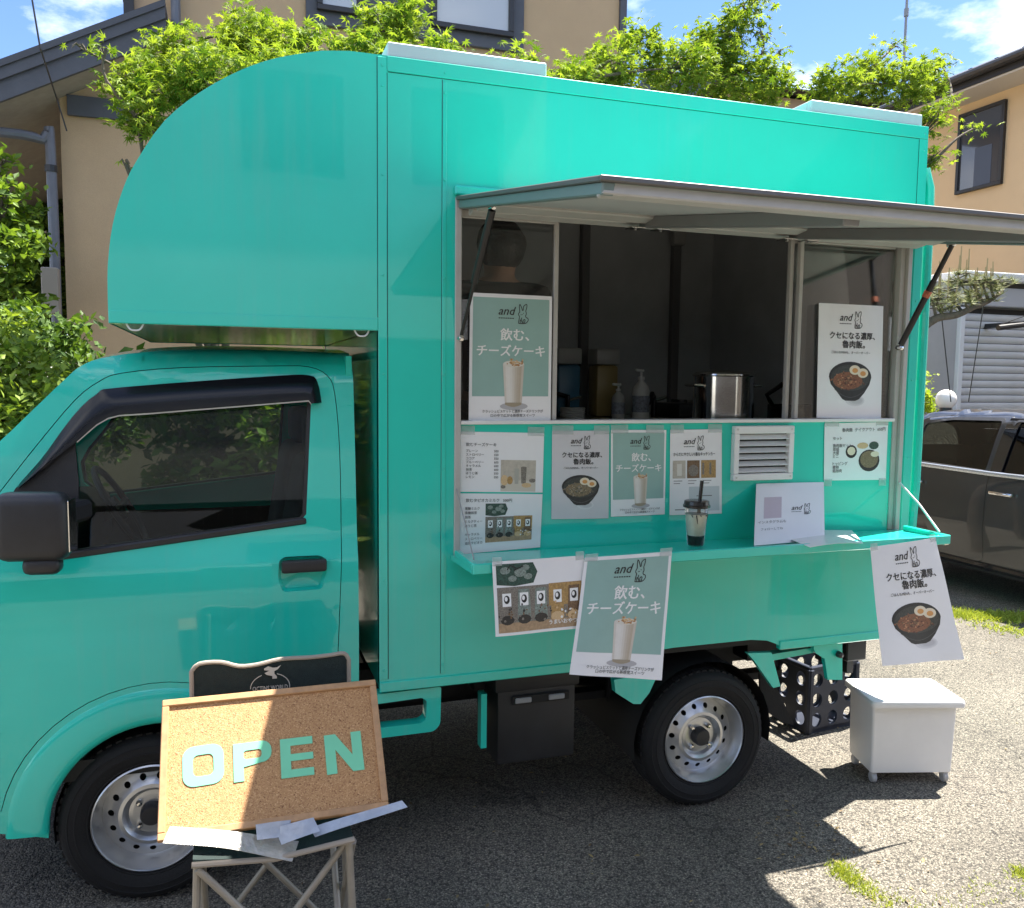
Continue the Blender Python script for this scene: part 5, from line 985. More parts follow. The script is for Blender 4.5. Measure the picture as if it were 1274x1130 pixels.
MB().lathe([(0.048, 0.349), (0.05, 0.352), (0.046, 0.3525), (0.0, 0.3515)], bp_(0.07, -0.03, 0), n=24).build('lid_recess', mat('lid_grey', (0.60, 0.62, 0.62), 0.4), bin_)
for a, b in ((-0.145, -0.08), (0.145, -0.08), (-0.145, 0.08), (0.145, 0.08)):
    MB().lathe([(0.0, -0.010), (0.018, -0.010), (0.021, -0.006), (0.021, 0.006), (0.018, 0.010), (0.0, 0.010)], bp_(a, b, 0.021), wx, 16).bx(*(lambda q: (q.x-0.013, q.x+0.013, q.y-0.010, q.y+0.010, 0.024, 0.052))(bp_(a, b, 0)), 0.003).build('castor', mat('castor_grey', (0.40, 0.40, 0.40), 0.5), bin_)

# ------------------------------------------------------------------ black crate behind the tail
ca, cbp, cc = onZ(1005, 914), onZ(1060, 902), onZ(986, 893)
u_ = (cbp-ca).normalized(); v_ = Vector((-u_.y, u_.x, 0)); CW, CDp, CH = 0.29, 0.22, 0.30
cr_ = thing('plastic_crate', ca+u_*CW/2+v_*CDp/2, 'dark navy plastic crate with round holes behind the rear wheel', 'crate'); NAVY = mat('navy_plastic', (0.016, 0.022, 0.040), 0.45, var=(14, 0.2))
def wall_panel(o0, d, L):
    out = [(0, 0), (L, 0), (L, CH), (0, CH)]; hs = []; nn = max(2, round(L/0.10))
    for r_ in range(3):
        for k in range(nn): hs.append(ell(L*(k+0.5)/nn, 0.06+r_*0.092, 0.030, 0.033, 14))
    nrm = Vector((-d.y, d.x, 0)); mb = MB(); add_sheet(mb, out, hs, lambda a, b, t: o0+d*a+nrm*t+Vector((0, 0, b)), 0.012, back=True)
    for a in (0.0, L): mb.box(o0+d*a+nrm*0.006+Vector((0, 0, CH/2)), (0.022, 0.022, CH), None, 0.004)
    mb.beam(o0+nrm*0.006+Vector((0, 0, CH)), o0+d*L+nrm*0.006+Vector((0, 0, CH)), 0.022, 0.022, bev=0.003); mb.build('crate_side', NAVY, cr_)
wall_panel(ca, u_, CW); wall_panel(ca+v_*(CDp-0.012), u_, CW); wall_panel(ca+u_*0.012, v_, CDp); wall_panel(ca+u_*CW, v_, CDp)
MB().prism([ca+Vector((0, 0, 0.01)), ca+u_*CW+Vector((0, 0, 0.01)), ca+u_*CW+v_*CDp+Vector((0, 0, 0.01)), ca+v_*CDp+Vector((0, 0, 0.01))], (0, 0, 0.01)).build('crate_floor', NAVY, cr_)

# ------------------------------------------------------------------ house behind the truck
HY = 6.5
hs = thing('house', (2.0, HY+3, 0), 'beige stucco two-storey house with slate trim directly behind the truck', 'house')
hx0, hx1 = onY(160, 10, HY).x, onY(775, 20, HY).x; HT = 7.4
lx0 = onY(80, 300, HY).x
w = MB(); w.bx(hx0, hx1, HY, HY+7, 0, HT); w.build('wall', CREAM, hs, angle=0)
w = MB(); rs = [(onY(0, 96, HY).x, onY(0, 96, HY).z), (onY(160, 40, HY).x, onY(160, 40, HY).z)]; slope = (rs[1][1]-rs[0][1])/(rs[1][0]-rs[0][0])
zl = lambda x: rs[1][1]+slope*(x-rs[1][0])
w.prism([(lx0, HY+0.002, 0), (hx0, HY+0.002, 0), (hx0, HY+0.002, zl(hx0)-0.05), (lx0, HY+0.002, zl(lx0)-0.05)], (0, 6, 0)); w.build('side_wing_wall', CREAM, hs, angle=0)
FY = HY-0.55; xe0 = lx0-1.0                    # verge of the low roof, standing proud of the wall
def zv(x): a, b = onY(0, 78, FY), onY(158, 20, FY); return a.z+(b.z-a.z)/(b.x-a.x)*(x-a.x)
rf = MB(); rf.prism([(xe0, FY, zv(xe0)-0.03), (hx0+0.35, FY, zv(hx0+0.35)-0.03), (hx0+0.35, FY, zv(hx0+0.35)+0.03), (xe0, FY, zv(xe0)+0.03)], (0, 6.5, 0)); RF = rf.build('roof', mat('roof_metal', (0.06, 0.066, 0.078), 0.5, var=(6, 0.15)), hs, angle=0)
for k, (dz0, dz1, dy) in enumerate(((-0.03, -0.13, 0.02), (-0.13, -0.30, 0.05))):
    f = MB(); f.prism([(xe0, FY+dy, zv(xe0)+dz1), (hx0+0.35, FY+dy, zv(hx0+0.35)+dz1), (hx0+0.35, FY+dy, zv(hx0+0.35)+dz0), (xe0, FY+dy, zv(xe0)+dz0)], (0, 0.04, 0)); f.build('verge_board', SLATE, hs, angle=0)
sf = MB(); sf.prism([(xe0, FY+0.09, zv(xe0)-0.28), (hx0, FY+0.09, zv(hx0)-0.28), (hx0, FY+0.09, zv(hx0)-0.24), (xe0, FY+0.09, zv(xe0)-0.24)], (0, 6.3, 0)); sf.build('soffit', mat('soffit_board', (0.33, 0.31, 0.27), 0.8, var=(9, 0.12)), hs, angle=0)
gu = MB(); gz = zv(xe0)-0.20; gu.tube([(xe0-0.03, FY+0.05, gz), (xe0-0.03, FY+6.3, gz)], 0.06, 10); gu.build('gutter', DARKMETAL, hs)
q0, q1 = onY(5, 165, HY-0.22), onY(62, 175, HY-0.12); dp = MB()
dp.tube(smooth_open([(xe0-0.02, FY+0.2, gz-0.03), (q0.x, HY-0.22, q0.z), (q1.x-0.06, HY-0.12, q1.z), (q1.x, HY-0.10, q1.z-0.10), (q1.x, HY-0.10, 1.0), (q1.x, HY-0.10, 0.05)], 3), 0.045, 10); dp.build('downpipe', mat('slate_pipe', (0.13, 0.14, 0.165), 0.4, var=(8, 0.1)), hs)
dk = MB(); dk.tube([(q1.x, HY-0.10, q1.z-0.22), (q1.x, HY-0.10, q1.z-0.28)], 0.055, 10); dk.build('pipe_collar', DARKMETAL, hs)
b = onY(83, 118, HY-0.02); b2 = onY(150, 150, HY-0.02); MB().bx(b.x, hx0+0.02, HY-0.04, HY, b2.z, b.z, 0.004).build('band_board', SLATE, hs)
def wbox(u0, v0, u1, v1, Y, d, name, m_): 
    a, c = onY(u0, v0, Y), onY(u1, v1, Y); return MB().bx(a.x, c.x, Y-d, Y, c.z, a.z, 0.006).build(name, m_, hs)
a, c = onY(380, 0, HY), onY(650, 52, HY); zb = onY(540, 53, HY).z
MB().bx(a.x, c.x, HY-0.05, HY, zb, zb+2.2, 0.006).build('window_surround', SLATE, hs)
def window(x0, x1, z0, z1):
    fr_ = MB(); Y = HY-0.052; t = 0.055
    for bxx in ((x0, x1, z0, z0+t), (x0, x1, z1-t, z1), (x0, x0+t, z0+t, z1-t), (x1-t, x1, z0+t, z1-t)): fr_.bx(bxx[0], bxx[1], Y-0.05, Y, bxx[2], bxx[3], 0.005)
    F_ = fr_.build('window_frame', DARKMETAL, hs); MB().bx(x0+t, x1-t, Y-0.02, Y-0.01, z0+t, z1-t).build('pane', mat('window_pane', (0.42, 0.46, 0.50), 0.08, coat=1.0), F_)
zs = onY(540, 33, HY).z-0.03
window(onY(535, 20, HY).x, onY(636, 30, HY).x, zs, zs+1.3); window(onY(401, 8, HY).x-0.06, onY(443, 8, HY).x+0.05, zs+0.0, zs+1.3)
MB().bx(hx1-0.05, hx1+0.03, HY-0.04, HY+0.06, 4.0, HT).build('corner_trim', SLATE, hs); MB().bx(hx0-0.04, hx0+0.05, HY-0.06, HY+0.04, zv(hx0)+0.1, HT).build('corner_trim', DARKMETAL, hs)
x = onY(219, 10, HY).x; MB().tube([(x, HY-0.08, zv(x)-0.05), (x, HY-0.08, HT)], 0.045, 10).build('downpipe', MATS['slate_pipe'], hs)
mr = MB(); mr.prism([(hx0-0.6, HY-0.7, HT), (hx1+0.6, HY-0.7, HT), (hx1+0.6, HY-0.7, HT+0.16), (hx0-0.6, HY-0.7, HT+0.16)], (0, 8.4, 0)); mr.prism([(hx0-0.6, HY-0.7, HT+0.16), (hx0-0.6, HY+7.7, HT+0.16), (hx0-0.6, HY+3.5, HT+1.9)], (hx1-hx0+1.2, 0, 0)); mr.build('main_roof', MATS['roof_metal'], hs, angle=0)
mp_ = onY(63, 362, HY-0.3); MB().box((mp_.x, HY-0.28, mp_.z), (0.14, 0.12, 0.42), None, 0.01).build('meter_box', mat('meter_grey', (0.30, 0.27, 0.23), 0.6), hs)
p = onY(70, 122, FY); q = onY(34, 0, FY-4)
tag(MB().tube([at(30, -60, 6.0), at(50, 60, 6.1), Vector((p.x, FY+0.03, p.z)), Vector((p.x+0.06, FY+0.10, p.z-0.25))], 0.0065, 6).build('overhead_cable', DARKMETAL, loc=p), 'thin service cable dropping from the sky to the house eave', 'cable')

# ------------------------------------------------------------------ houses across the lane, mirrored in the paint and the panes
oh = thing('house', (-4, -11, 0), 'pale grey house across the lane, mirrored in the over-cab paint', 'house'); OYh = -8.0
MB().bx(-13, 4.24, OYh-6, OYh, 0, 6.6).build('wall', mat('grey_siding', (0.68, 0.67, 0.64), 0.8, var=(0.8, 0.12)), oh, angle=0)
MB().prism([(-13.6, OYh+0.5, 6.6), (-13.6, OYh-6.5, 6.6), (-13.6, OYh-3, 8.4)], (18.3, 0, 0)).build('roof', MATS['roof_metal'], oh, angle=0)
for x in (-11, -8.2, -5.4, -2.6, 0.4, 2.4):
    for z in (3.9,):
        k = MB()
        for bb_ in ((x, x+1.3, z, z+0.06), (x, x+1.3, z+1.24, z+1.3), (x, x+0.06, z+0.06, z+1.24), (x+1.24, x+1.3, z+0.06, z+1.24)): k.bx(bb_[0], bb_[1], OYh, OYh+0.05, bb_[2], bb_[3])
        F_ = k.build('window_frame', WHITEP, oh); MB().bx(x+0.06, x+1.24, OYh+0.005, OYh+0.015, z+0.06, z+1.24).build('pane', mat('dark_pane', (0.05, 0.055, 0.065), 0.06, coat=1.0), F_)
fe = thing('added_board_fence', (-4, -7.2, 0), 'dark upright board fence added out of view across the lane, to darken the cab window reflection', 'fence'); FB = mat('dark_boards', (0.035, 0.028, 0.022), 0.8, var=(6, 0.3))  # unseen fence, added so the cab glass mirrors something dark
b0 = MB().bx(-12.0, -11.852, -7.22, -7.195, 0.05, 2.05, 0.004).build('board', FB, fe)
for k in range(1, 108): c = b0.copy(); col.objects.link(c); c.parent = fe; c.location = (0.15*k, 0, 0)
for z in (0.4, 1.7): MB().bx(-12.0, 4.2, -7.26, -7.222, z, z+0.08).build('fence_rail', FB, fe)
og = thing('house', (11, -11, 0), 'gabled brown house across the lane, mirrored in the hatch side paint', 'house')
MB().prism([(7.3, OYh, 0), (14.7, OYh, 0), (14.7, OYh, 3.7), (11.0, OYh, 7.3), (7.3, OYh, 3.7)], (0, -7, 0)).build('wall', mat('brown_siding', (0.13, 0.11, 0.09), 0.8, var=(0.9, 0.12)), og, angle=0)
for s_ in (-1, 1): MB().prism([(11.0, OYh+0.4, 7.32), (11.0+s_*4.2, OYh+0.4, 3.22), (11.0+s_*4.2, OYh+0.4, 3.44), (11.0, OYh+0.4, 7.56)], (0, -7.8, 0)).build('roof_slope', MATS['roof_metal'], og, angle=0)
for x in (12.2,):
    k = MB()
    for bb_ in ((x, x+1.5, 0.9, 0.97), (x, x+1.5, 2.2, 2.27), (x, x+0.07, 0.97, 2.2), (x+1.43, x+1.5, 0.97, 2.2)): k.bx(bb_[0], bb_[1], OYh, OYh+0.05, bb_[2], bb_[3])
    F_ = k.build('window_frame', WHITEP, og); MB().bx(x+0.07, x+1.43, OYh+0.005, OYh+0.015, 0.97, 2.2).build('pane', MATS['dark_pane'], F_)

# ------------------------------------------------------------------ house on the right
RX = 11.0
rh = thing('house', (RX+3, 6, 0), 'beige house with dark eave and one tall narrow window, above the roller shutter', 'house')
ez = onX(1153, 136, RX).z
w = MB(); w.bx(RX, RX+7, 0.5, 12.5, 0, ez-0.05); w.build('wall', mat('cream_stucco', (0.62, 0.47, 0.29), 0.9, var=(1.0, 0.05), fine=(160, 0.08), bump=(200, 0.25)), rh, angle=0)
ov = 0.55; ro = MB(); x0 = RX-ov
e0 = onX(1180, 100, x0); ze = onX(1153, 128, x0).z
ro.prism([(x0, 0.0, ze), (x0, 0.0, ze+0.20), (x0+4.2, 0.0, ze+2.1), (x0+8.0, 0.0, ze+0.2), (x0+8.0, 0, ze)], (0, 13.0, 0)); ro.build('roof', mat('dark_roof', (0.022, 0.022, 0.024), 0.45, var=(6, 0.2)), rh, angle=0)
MB().bx(x0+0.02, RX+0.02, 0.1, 12.9, ze-0.03, ze-0.002).build('soffit', mat('pale_soffit', (0.52, 0.48, 0.42), 0.8), rh)
MB().tube([(x0-0.06, 0.0, ze+0.14), (x0-0.06, 13.0, ze+0.14)], 0.065, 10).build('gutter', DARKMETAL, rh)
sg = MB()
for k in range(28): sg.bx(x0+0.25, x0+0.29, 0.3+0.45*k, 0.36+0.45*k, ze+0.28, ze+0.36)
sg.build('snow_guard', DARKMETAL, rh)
A, Bq = onX(1196, 144, RX), onX(1248, 229, RX); y0, y1, z0, z1 = Bq.y, A.y, Bq.z, A.z; t = 0.05; fr_ = MB()
for (ya, yb, za, zb_) in ((y0, y1, z0, z0+t), (y0, y1, z1-t, z1), (y0, y0+t, z0+t, z1-t), (y1-t, y1, z0+t, z1-t)): fr_.bx(RX-0.06, RX, ya, yb, za, zb_, 0.004)
F_ = fr_.build('window_frame', DARKMETAL, rh); MB().bx(RX-0.03, RX-0.02, y0+t, y1-t, z0+t, z1-t).build('pane', mat('dark_pane', (0.05, 0.055, 0.065), 0.06, coat=1.0), F_)
MB().bx(RX-0.035, RX-0.030, y0+0.20, y0+0.50, z0+t, z0+0.62).build('blind', mat('blind_blue', (0.06, 0.08, 0.12), 0.6), F_)

# ------------------------------------------------------------------ garage with roller shutter
GY = 5.0
ga = thing('garage', (9.2, GY+0.5, 0), 'pale grey garage with white horizontal roller shutter behind the parked car', 'garage')
gx0 = onY(1148, 400, GY).x; gs = onY(1194, 400, GY).x; gx1 = 10.8; gt_ = onY(1240, 341, GY).z; st_ = onY(1230, 384, GY).z
GREYW = mat('grey_cladding', (0.36, 0.36, 0.36), 0.55, var=(3, 0.08)); SHUT = mat('shutter_white', (0.60, 0.62, 0.64), 0.45, var=(4, 0.05), metal=0.1)
w = MB(); w.bx(gx0, gs, GY, GY+0.9, 0, gt_-0.12); w.bx(gs, gx1, GY+0.10, GY+0.9, 0, gt_-0.12); w.build('wall', GREYW, ga, angle=0)
MB().bx(gs-0.035, gs+0.035, GY-0.05, GY+0.05, 0, st_, 0.006).build('shutter_guide', mat('guide_white', (0.66, 0.68, 0.70), 0.4), ga)
n = int(st_/0.085)
sl0 = None
for k in range(n):
    z = 0.02+k*0.085
    if sl0 is None:
        pts = [(GY+0.05, z), (GY+0.035, z+0.012), (GY+0.028, z+0.045), (GY+0.035, z+0.072), (GY+0.05, z+0.080)]
        sl0 = MB(); sl0.grid([[(x, y, zz_) for y, zz_ in pts] for x in (gs+0.035, gx1)]); s0 = sl0.build('shutter_slat', SHUT, ga, angle=60)
    else:
        c = s0.copy(); col.objects.link(c); c.parent = ga; c.location = (0, 0, 0.085*k)
MB().bx(gs+0.03, gx1, GY+0.05, GY+0.06, 0, st_).build('shutter_back', CHASSIS, ga)
hd = MB(); zt = onY(1240, 352, GY).z; hd.bx(gs-0.02, gx1, GY-0.05, GY+0.1, st_+0.02, zt-0.06, 0.01); hd.build('shutter_box', mat('header_grey', (0.42, 0.44, 0.47), 0.5), ga)
MB().bx(gs-0.05, gx1, GY-0.02, GY+0.06, zt-0.06, zt).build('shadow_gap', DARKMETAL, ga)
MB().bx(gs-0.10, gx1+0.05, GY-0.14, GY+0.95, zt, gt_, 0.02, seg=2).build('fascia', MATS['guide_white'], ga)
q = onY(1257, 406, GY-0.5); br = thing('wall_bracket', (q.x, GY-0.35, q.z), 'short black rod with a thin stay wire in front of the roller shutter', 'bracket')
MB().tube([(onY(1242, 408, GY-0.6).x, GY-0.6, onY(1242, 408, GY-0.6).z), (onY(1290, 402, GY-0.6).x, GY-0.6, onY(1290, 402, GY-0.6).z)], 0.030, 10).build('rod', DARKMETAL, br)
MB().tube([(onY(1245, 404, GY-0.6).x, GY-0.6, onY(1245, 404, GY-0.6).z), (onY(1290, 388, GY-0.6).x, GY-0.6, onY(1290, 388, GY-0.6).z)], 0.005, 6).build('stay_wire', DARKMETAL, br)
MB().beam((onY(1288, 402, GY-0.6).x, GY-0.6, onY(1288, 402, GY-0.6).z), (onY(1288, 402, GY-0.6).x, GY+0.05, onY(1288, 402, GY-0.6).z), 0.05, 0.05).build('arm', DARKMETAL, br)

# far house roof glimpsed between the maples
fh = thing('house', (12, 18, 0), 'distant house with dark roof glimpsed between maple branches', 'house'); FYh = 15.0
fa, fb = onY(975, 128, FYh), onY(1075, 128, FYh); zr = onY(1000, 98, FYh).z
MB().bx(fa.x-1.5, fb.x+6, FYh, FYh+6, 0, onY(1000, 125, FYh).z).build('wall', CREAM, fh, angle=0)
r_ = MB(); r_.prism([(fa.x-2.0, FYh-0.5, onY(1000, 122, FYh).z), (fa.x-2.0, FYh+6.5, onY(1000, 122, FYh).z), (fa.x-2.0, FYh+3, zr+0.9)], (fb.x-fa.x+9, 0, 0)); r_.build('roof', MATS['dark_roof'], fh, angle=0)
p = onY(1124, 90, 16.0); an = thing('antenna_mast', (p.x, 16.0, 0), 'thin grey antenna mast rising behind the maple leaves', 'mast')
zt = onY(1125, -40, 16.0).z; MB().tube([(p.x, 16.0, 0), (p.x, 16.0, zt)], 0.035, 8).build('pole', mat('mast_grey', (0.22, 0.24, 0.25), 0.5), an)
MB().tube([(p.x, 16.0, onY(1124, 15, 16.0).z-0.1), (p.x, 16.0, onY(1124, 15, 16.0).z+0.1)], 0.06, 8).build('pole_joint', MATS['mast_grey'], an)

# ------------------------------------------------------------------ parked car (rear to the left, nose towards -Y)
CARP = mat('car_bronze', (0.050, 0.051, 0.052), 0.30, metal=0.6, coat=1.0, var=(3, 0.06))
CX, CY0 = 5.44, 3.76                          # near flank and rear end
car = thing('parked_car', (CX+0.85, CY0-2.0, 0), 'dark bronze hatchback parked side-on beyond the food truck', 'car'); CWd = 1.69
def cyp(z):
    T = ((0.15, .06), (0.30, .02), (0.55, .0), (0.80, .008), (0.95, .03), (0.985, .05), (1.25, .17), (1.40, .25), (1.47, .33), (1.52, .45))
    for (a, p_), (b, q_) in zip(T, T[1:]):
        if z <= b: return p_+(q_-p_)*max(0, (z-a))/(b-a)
    return T[-1][1]
cnear = lambda off=0.0: (lambda a, b, d: (CX+cyp(b)+off+d, CY0-a, b))
cfar = lambda off=0.0: (lambda a, b, d: (CX+CWd-cyp(b)-off-d, CY0-a, b))
cprof = [tuple(p) for p in smooth_open([(0.02, 0.45), (0.0, 0.62), (0.06, 0.90), (0.14, 1.02), (0.36, 1.27), (0.55, 1.40), (0.85, 1.475), (1.35, 1.505), (1.95, 1.49), (2.45, 1.40), (2.85, 1.22), (3.20, 1.03), (3.55, 0.94), (3.90, 0.82), (4.06, 0.66), (4.09, 0.48), (4.05, 0.28)], 3)]
def carch(x): return [p for p in arc(x, 0.30, 0.335, 0, 180, 18)]
cout = cprof + [(3.95, 0.22)] + carch(3.33) + [(2.90, 0.22), (1.15, 0.22)] + carch(0.76) + [(0.12, 0.24)]
wq = fillet([(0.36, 1.03), (0.50, 1.25), (0.66, 1.335), (0.66, 1.035)], 0.03, 3); wr = fillet([(0.74, 1.035), (0.74, 1.36), (1.0, 1.405), (1.50, 1.42), (1.54, 1.02)], 0.035, 3); wf = fillet([(1.66, 1.015), (1.62, 1.42), (2.0, 1.405), (2.35, 1.30), (2.72, 1.04)], 0.035, 3)
d1 = fillet([(0.70, 0.50), (0.70, 1.40), (1.0, 1.44), (1.58, 1.455), (1.60, 0.30), (1.12, 0.30)], 0.05, 3); d2 = fillet([(1.6075, 0.30), (1.5875, 1.455), (2.0, 1.44), (2.42, 1.33), (2.82, 1.02), (2.80, 0.34)], 0.05, 3)
cb_ = MB()
for fn in (cnear(), cfar()): add_sheet(cb_, cout, [grow(d1, 0.003), grow(d2, 0.001), wq], fn, 0.03, 0.25, 0.08)
CBo = cb_.build('body_side', CARP, car, angle=45)
def cloft(pts, m_, name, par):
    rows = []
    for a, z in pts:
        i0 = cyp(z); rows.append([(CX+i0+(CWd-2*i0)*k/12, CY0-a-(0.05*math.sin(math.pi*k/12) if a > 2.4 else -0.05*math.sin(math.pi*k/12) if a < 0.6 else 0), z+0.02*math.sin(math.pi*k/12)) for k in range(13)])
    return MB().grid(rows).build(name, m_, par)
CG = mat_glass('car_glass', (0.05, 0.06, 0.057), 1.0)
i1 = next(i for i, p in enumerate(cprof) if p[1] > 1.03); i2 = next(i for i, p in enumerate(cprof) if p[1] > 1.38); i3 = max(i for i, p in enumerate(cprof) if p[1] > 1.40); i4 = max(i for i, p in enumerate(cprof) if p[1] > 1.02)
cloft(cprof[:i1+1], CARP, 'tailgate', car); cloft(cprof[i1:i2+1], CG, 'rear_screen', car); cloft(cprof[i2:i3+1], CARP, 'roof', car); cloft(cprof[i3:i4+1], CG, 'windscreen', car); cloft(cprof[i4:], CARP, 'bonnet', car)
for fn, s_ in ((cnear, 1), (cfar, -1)):
    for dd, ww in ((d1, wr), (d2, wf)):
        k = MB(); add_sheet(k, dd, [ww], fn(), 0.02, 0.25, 0.06); D = k.build('door', CARP, car, angle=45)
        k = MB(); add_sheet(k, grow(ww, 0.012), [], fn(0.014), 0.003, 0.4, 0.08); k.build('window', CG, D)
        k = MB(); add_sheet(k, grow(ww, 0.020), [grow(ww, -0.004)], fn(-0.002), 0.02, 0.4, 0.08); k.build('window_surround', BLACKP, D)
        a0 = min(p[0] for p in dd)+0.06; xx = (CX+cyp(0.86)-0.022) if s_ > 0 else (CX+CWd-cyp(0.86)+0.022)
        MB().box((xx, CY0-a0-0.10, 0.865), (0.03, 0.21, 0.03), None, 0.012, seg=2).build('door_handle', mat('chrome', (0.75, 0.75, 0.76), 0.12, metal=1.0), D)
    k = MB(); add_sheet(k, grow(wq, 0.006), [], fn(0.012), 0.003, 0.4, 0.08); k.build('quarter_glass', CG, car)
    k = MB(); add_sheet(k, [(1.58, 1.0), (1.545, 1.44), (1.66, 1.44), (1.68, 1.0)], [], fn(-0.004), 0.01, 0.4, 0.06); k.build('centre_pillar', mat('gloss_black', (0.008, 0.008, 0.009), 0.1, coat=1.0), car)
    xx = lambda z: (CX+cyp(z)-0.006) if s_ > 0 else (CX+CWd-cyp(z)+0.006)
    MB().tube([(xx(1.0), CY0-a, z) for a, z in ((0.34, 1.015), (0.8, 1.012), (1.6, 1.003), (2.74, 1.012))], 0.020, 8).build('chrome_strip', mat('satin_chrome', (0.62, 0.65, 0.70), 0.25, metal=0.8), car)
    MB().tube([(xx(0.27), CY0-1.12, 0.27), (xx(0.27), CY0-2.95, 0.27)], 0.03, 8).build('sill_strip', MATS['gloss_black'], car)
    MB().box(((CX-0.08) if s_ > 0 else (CX+CWd+0.08), CY0-2.62, 1.05), (0.18, 0.12, 0.13), None, 0.04, seg=3).build('wing_mirror', CARP, car)
MB().bx(CX+0.1, CX+CWd-0.1, CY0-3.9, CY0-0.15, 0.2, 0.28).build('floor_pan', CHASSIS, car)
sb = MB()
for a in (1.35, 2.2):
    for xo in (0.45, 1.2): sb.box((CX+xo, CY0-a, 0.85), (0.48, 0.14, 0.75), Matrix.Rotation(rad(-12), 3, 'X'), 0.05, seg=2)
sb.build('seats', SEATM, car); MB().bx(CX+0.06, CX+CWd-0.06, CY0-3.4, CY0-0.4, 0.28, 0.55).build('cabin_trim', CHASSIS, car)
for a in (0.76, 3.33):
    for xo, rz in ((0.05, -math.pi/2), (CWd-0.05, math.pi/2)):
        c = copy_tree(w0, car); c.location = Vector((CX+xo, CY0-a, 0.30))-car.location; c.rotation_euler = (0, 0, rz); c.scale = (1.16, 1.16, 1.16)
for xo in (0.22, CWd-0.22):
    MB().box((CX+xo, CY0+0.0, 0.88), (0.30, 0.10, 0.20), None, 0.04, seg=2).build('tail_light', mat('tail_red', (0.35, 0.01, 0.012), 0.15, coat=1.0), car); MB().box((CX+xo, CY0-3.98, 0.72), (0.34, 0.16, 0.12), None, 0.04, seg=2).build('headlight', WHITEP, car)
MB().bx(CX+CWd/2-0.165, CX+CWd/2+0.165, CY0+0.02, CY0+0.03, 0.60, 0.765).build('number_plate', WHITEP, car)
car.scale = (0.93, 0.93, 0.93)

# ------------------------------------------------------------------ globe lamp on its dark post
gp = at(1177, 497, 8.6); gl = thing('globe_lamp', (gp.x, gp.y, 0), 'white globe lamp on a dark gatepost beside the garage', 'lamp'); gr = 12.3/FPX*8.6
MB().lathe([(gr*math.cos(rad(a)), gp.z+gr*math.sin(rad(a))) for a in range(-90, 91, 10)], (gp.x, gp.y, 0), n=28).build('globe', mat('opal_glass', (0.80, 0.79, 0.75), 0.25, coat=0.6), gl)
MB().lathe([(0.05, gp.z-gr-0.10), (0.065, gp.z-gr-0.09), (0.055, gp.z-gr+0.03)], (gp.x, gp.y, 0), n=16).build('collar', DARKMETAL, gl)
MB().bx(gp.x-0.20, gp.x+0.22, gp.y-0.15, gp.y+0.25, 0, gp.z-gr-0.10, 0.01).build('post', mat('dark_stone', (0.035, 0.036, 0.038), 0.7, var=(20, 0.3)), gl)

# ------------------------------------------------------------------ plants
STAR = []
for k in range(7):
    a = rad(-30+40*k) if True else 0
    ln = (0.55, 0.85, 0.98, 1.0, 0.98, 0.85, 0.55)[k]; STAR.append((a, ln))
def maple_leaf(V, F, p, r, rnd, up=0.8):
    n = Vector((rnd.gauss(0, 0.55), rnd.gauss(0, 0.55), up)).normalized(); x = n.orthogonal().normalized(); x = Matrix.Rotation(rnd.uniform(0, 6.28), 3, n) @ x; y = n.cross(x); k = len(V)
    V.append(tuple(p)); pts = []
    for i, (a, ln) in enumerate(STAR):
        d = x*math.sin(a-1.57)+y*math.cos(a-1.57); V.append(tuple(p+d*(r*ln)-n*(r*0.22*ln))); 
        if i < 6: a2 = rad(-10+40*i); d = x*math.sin(a2-1.57)+y*math.cos(a2-1.57); V.append(tuple(p+d*(r*0.34)))
    m_ = 13
    for i in range(m_-1): F.append((k, k+1+i, k+2+i))
def oval_leaf(V, F, p, r, rnd, up=0.6, asp=0.5):
    n = Vector((rnd.gauss(0, 0.6), rnd.gauss(0, 0.6), up)).normalized(); x = Matrix.Rotation(rnd.uniform(0, 6.28), 3, n) @ n.orthogonal().normalized(); y = n.cross(x); k = len(V)
    V += [tuple(p-x*r), tuple(p-x*r*0.1+y*r*asp+n*r*0.12), tuple(p+x*r), tuple(p-x*r*0.1-y*r*asp+n*r*0.12)]; F += [(k, k+1, k+2), (k, k+2, k+3)]
def blob_points(c, rx, ry, rz, n, rnd, shell=0.35):
    for _ in range(n):
        d = Vector((rnd.gauss(0, 1), rnd.gauss(0, 1), rnd.gauss(0, 1))).normalized(); rr = (shell+(1-shell)*rnd.random())**0.6*(0.82+0.36*noise.noise(d*2.3+c))
        yield c+Vector((d.x*rx*rr, d.y*ry*rr, d.z*rz*rr))
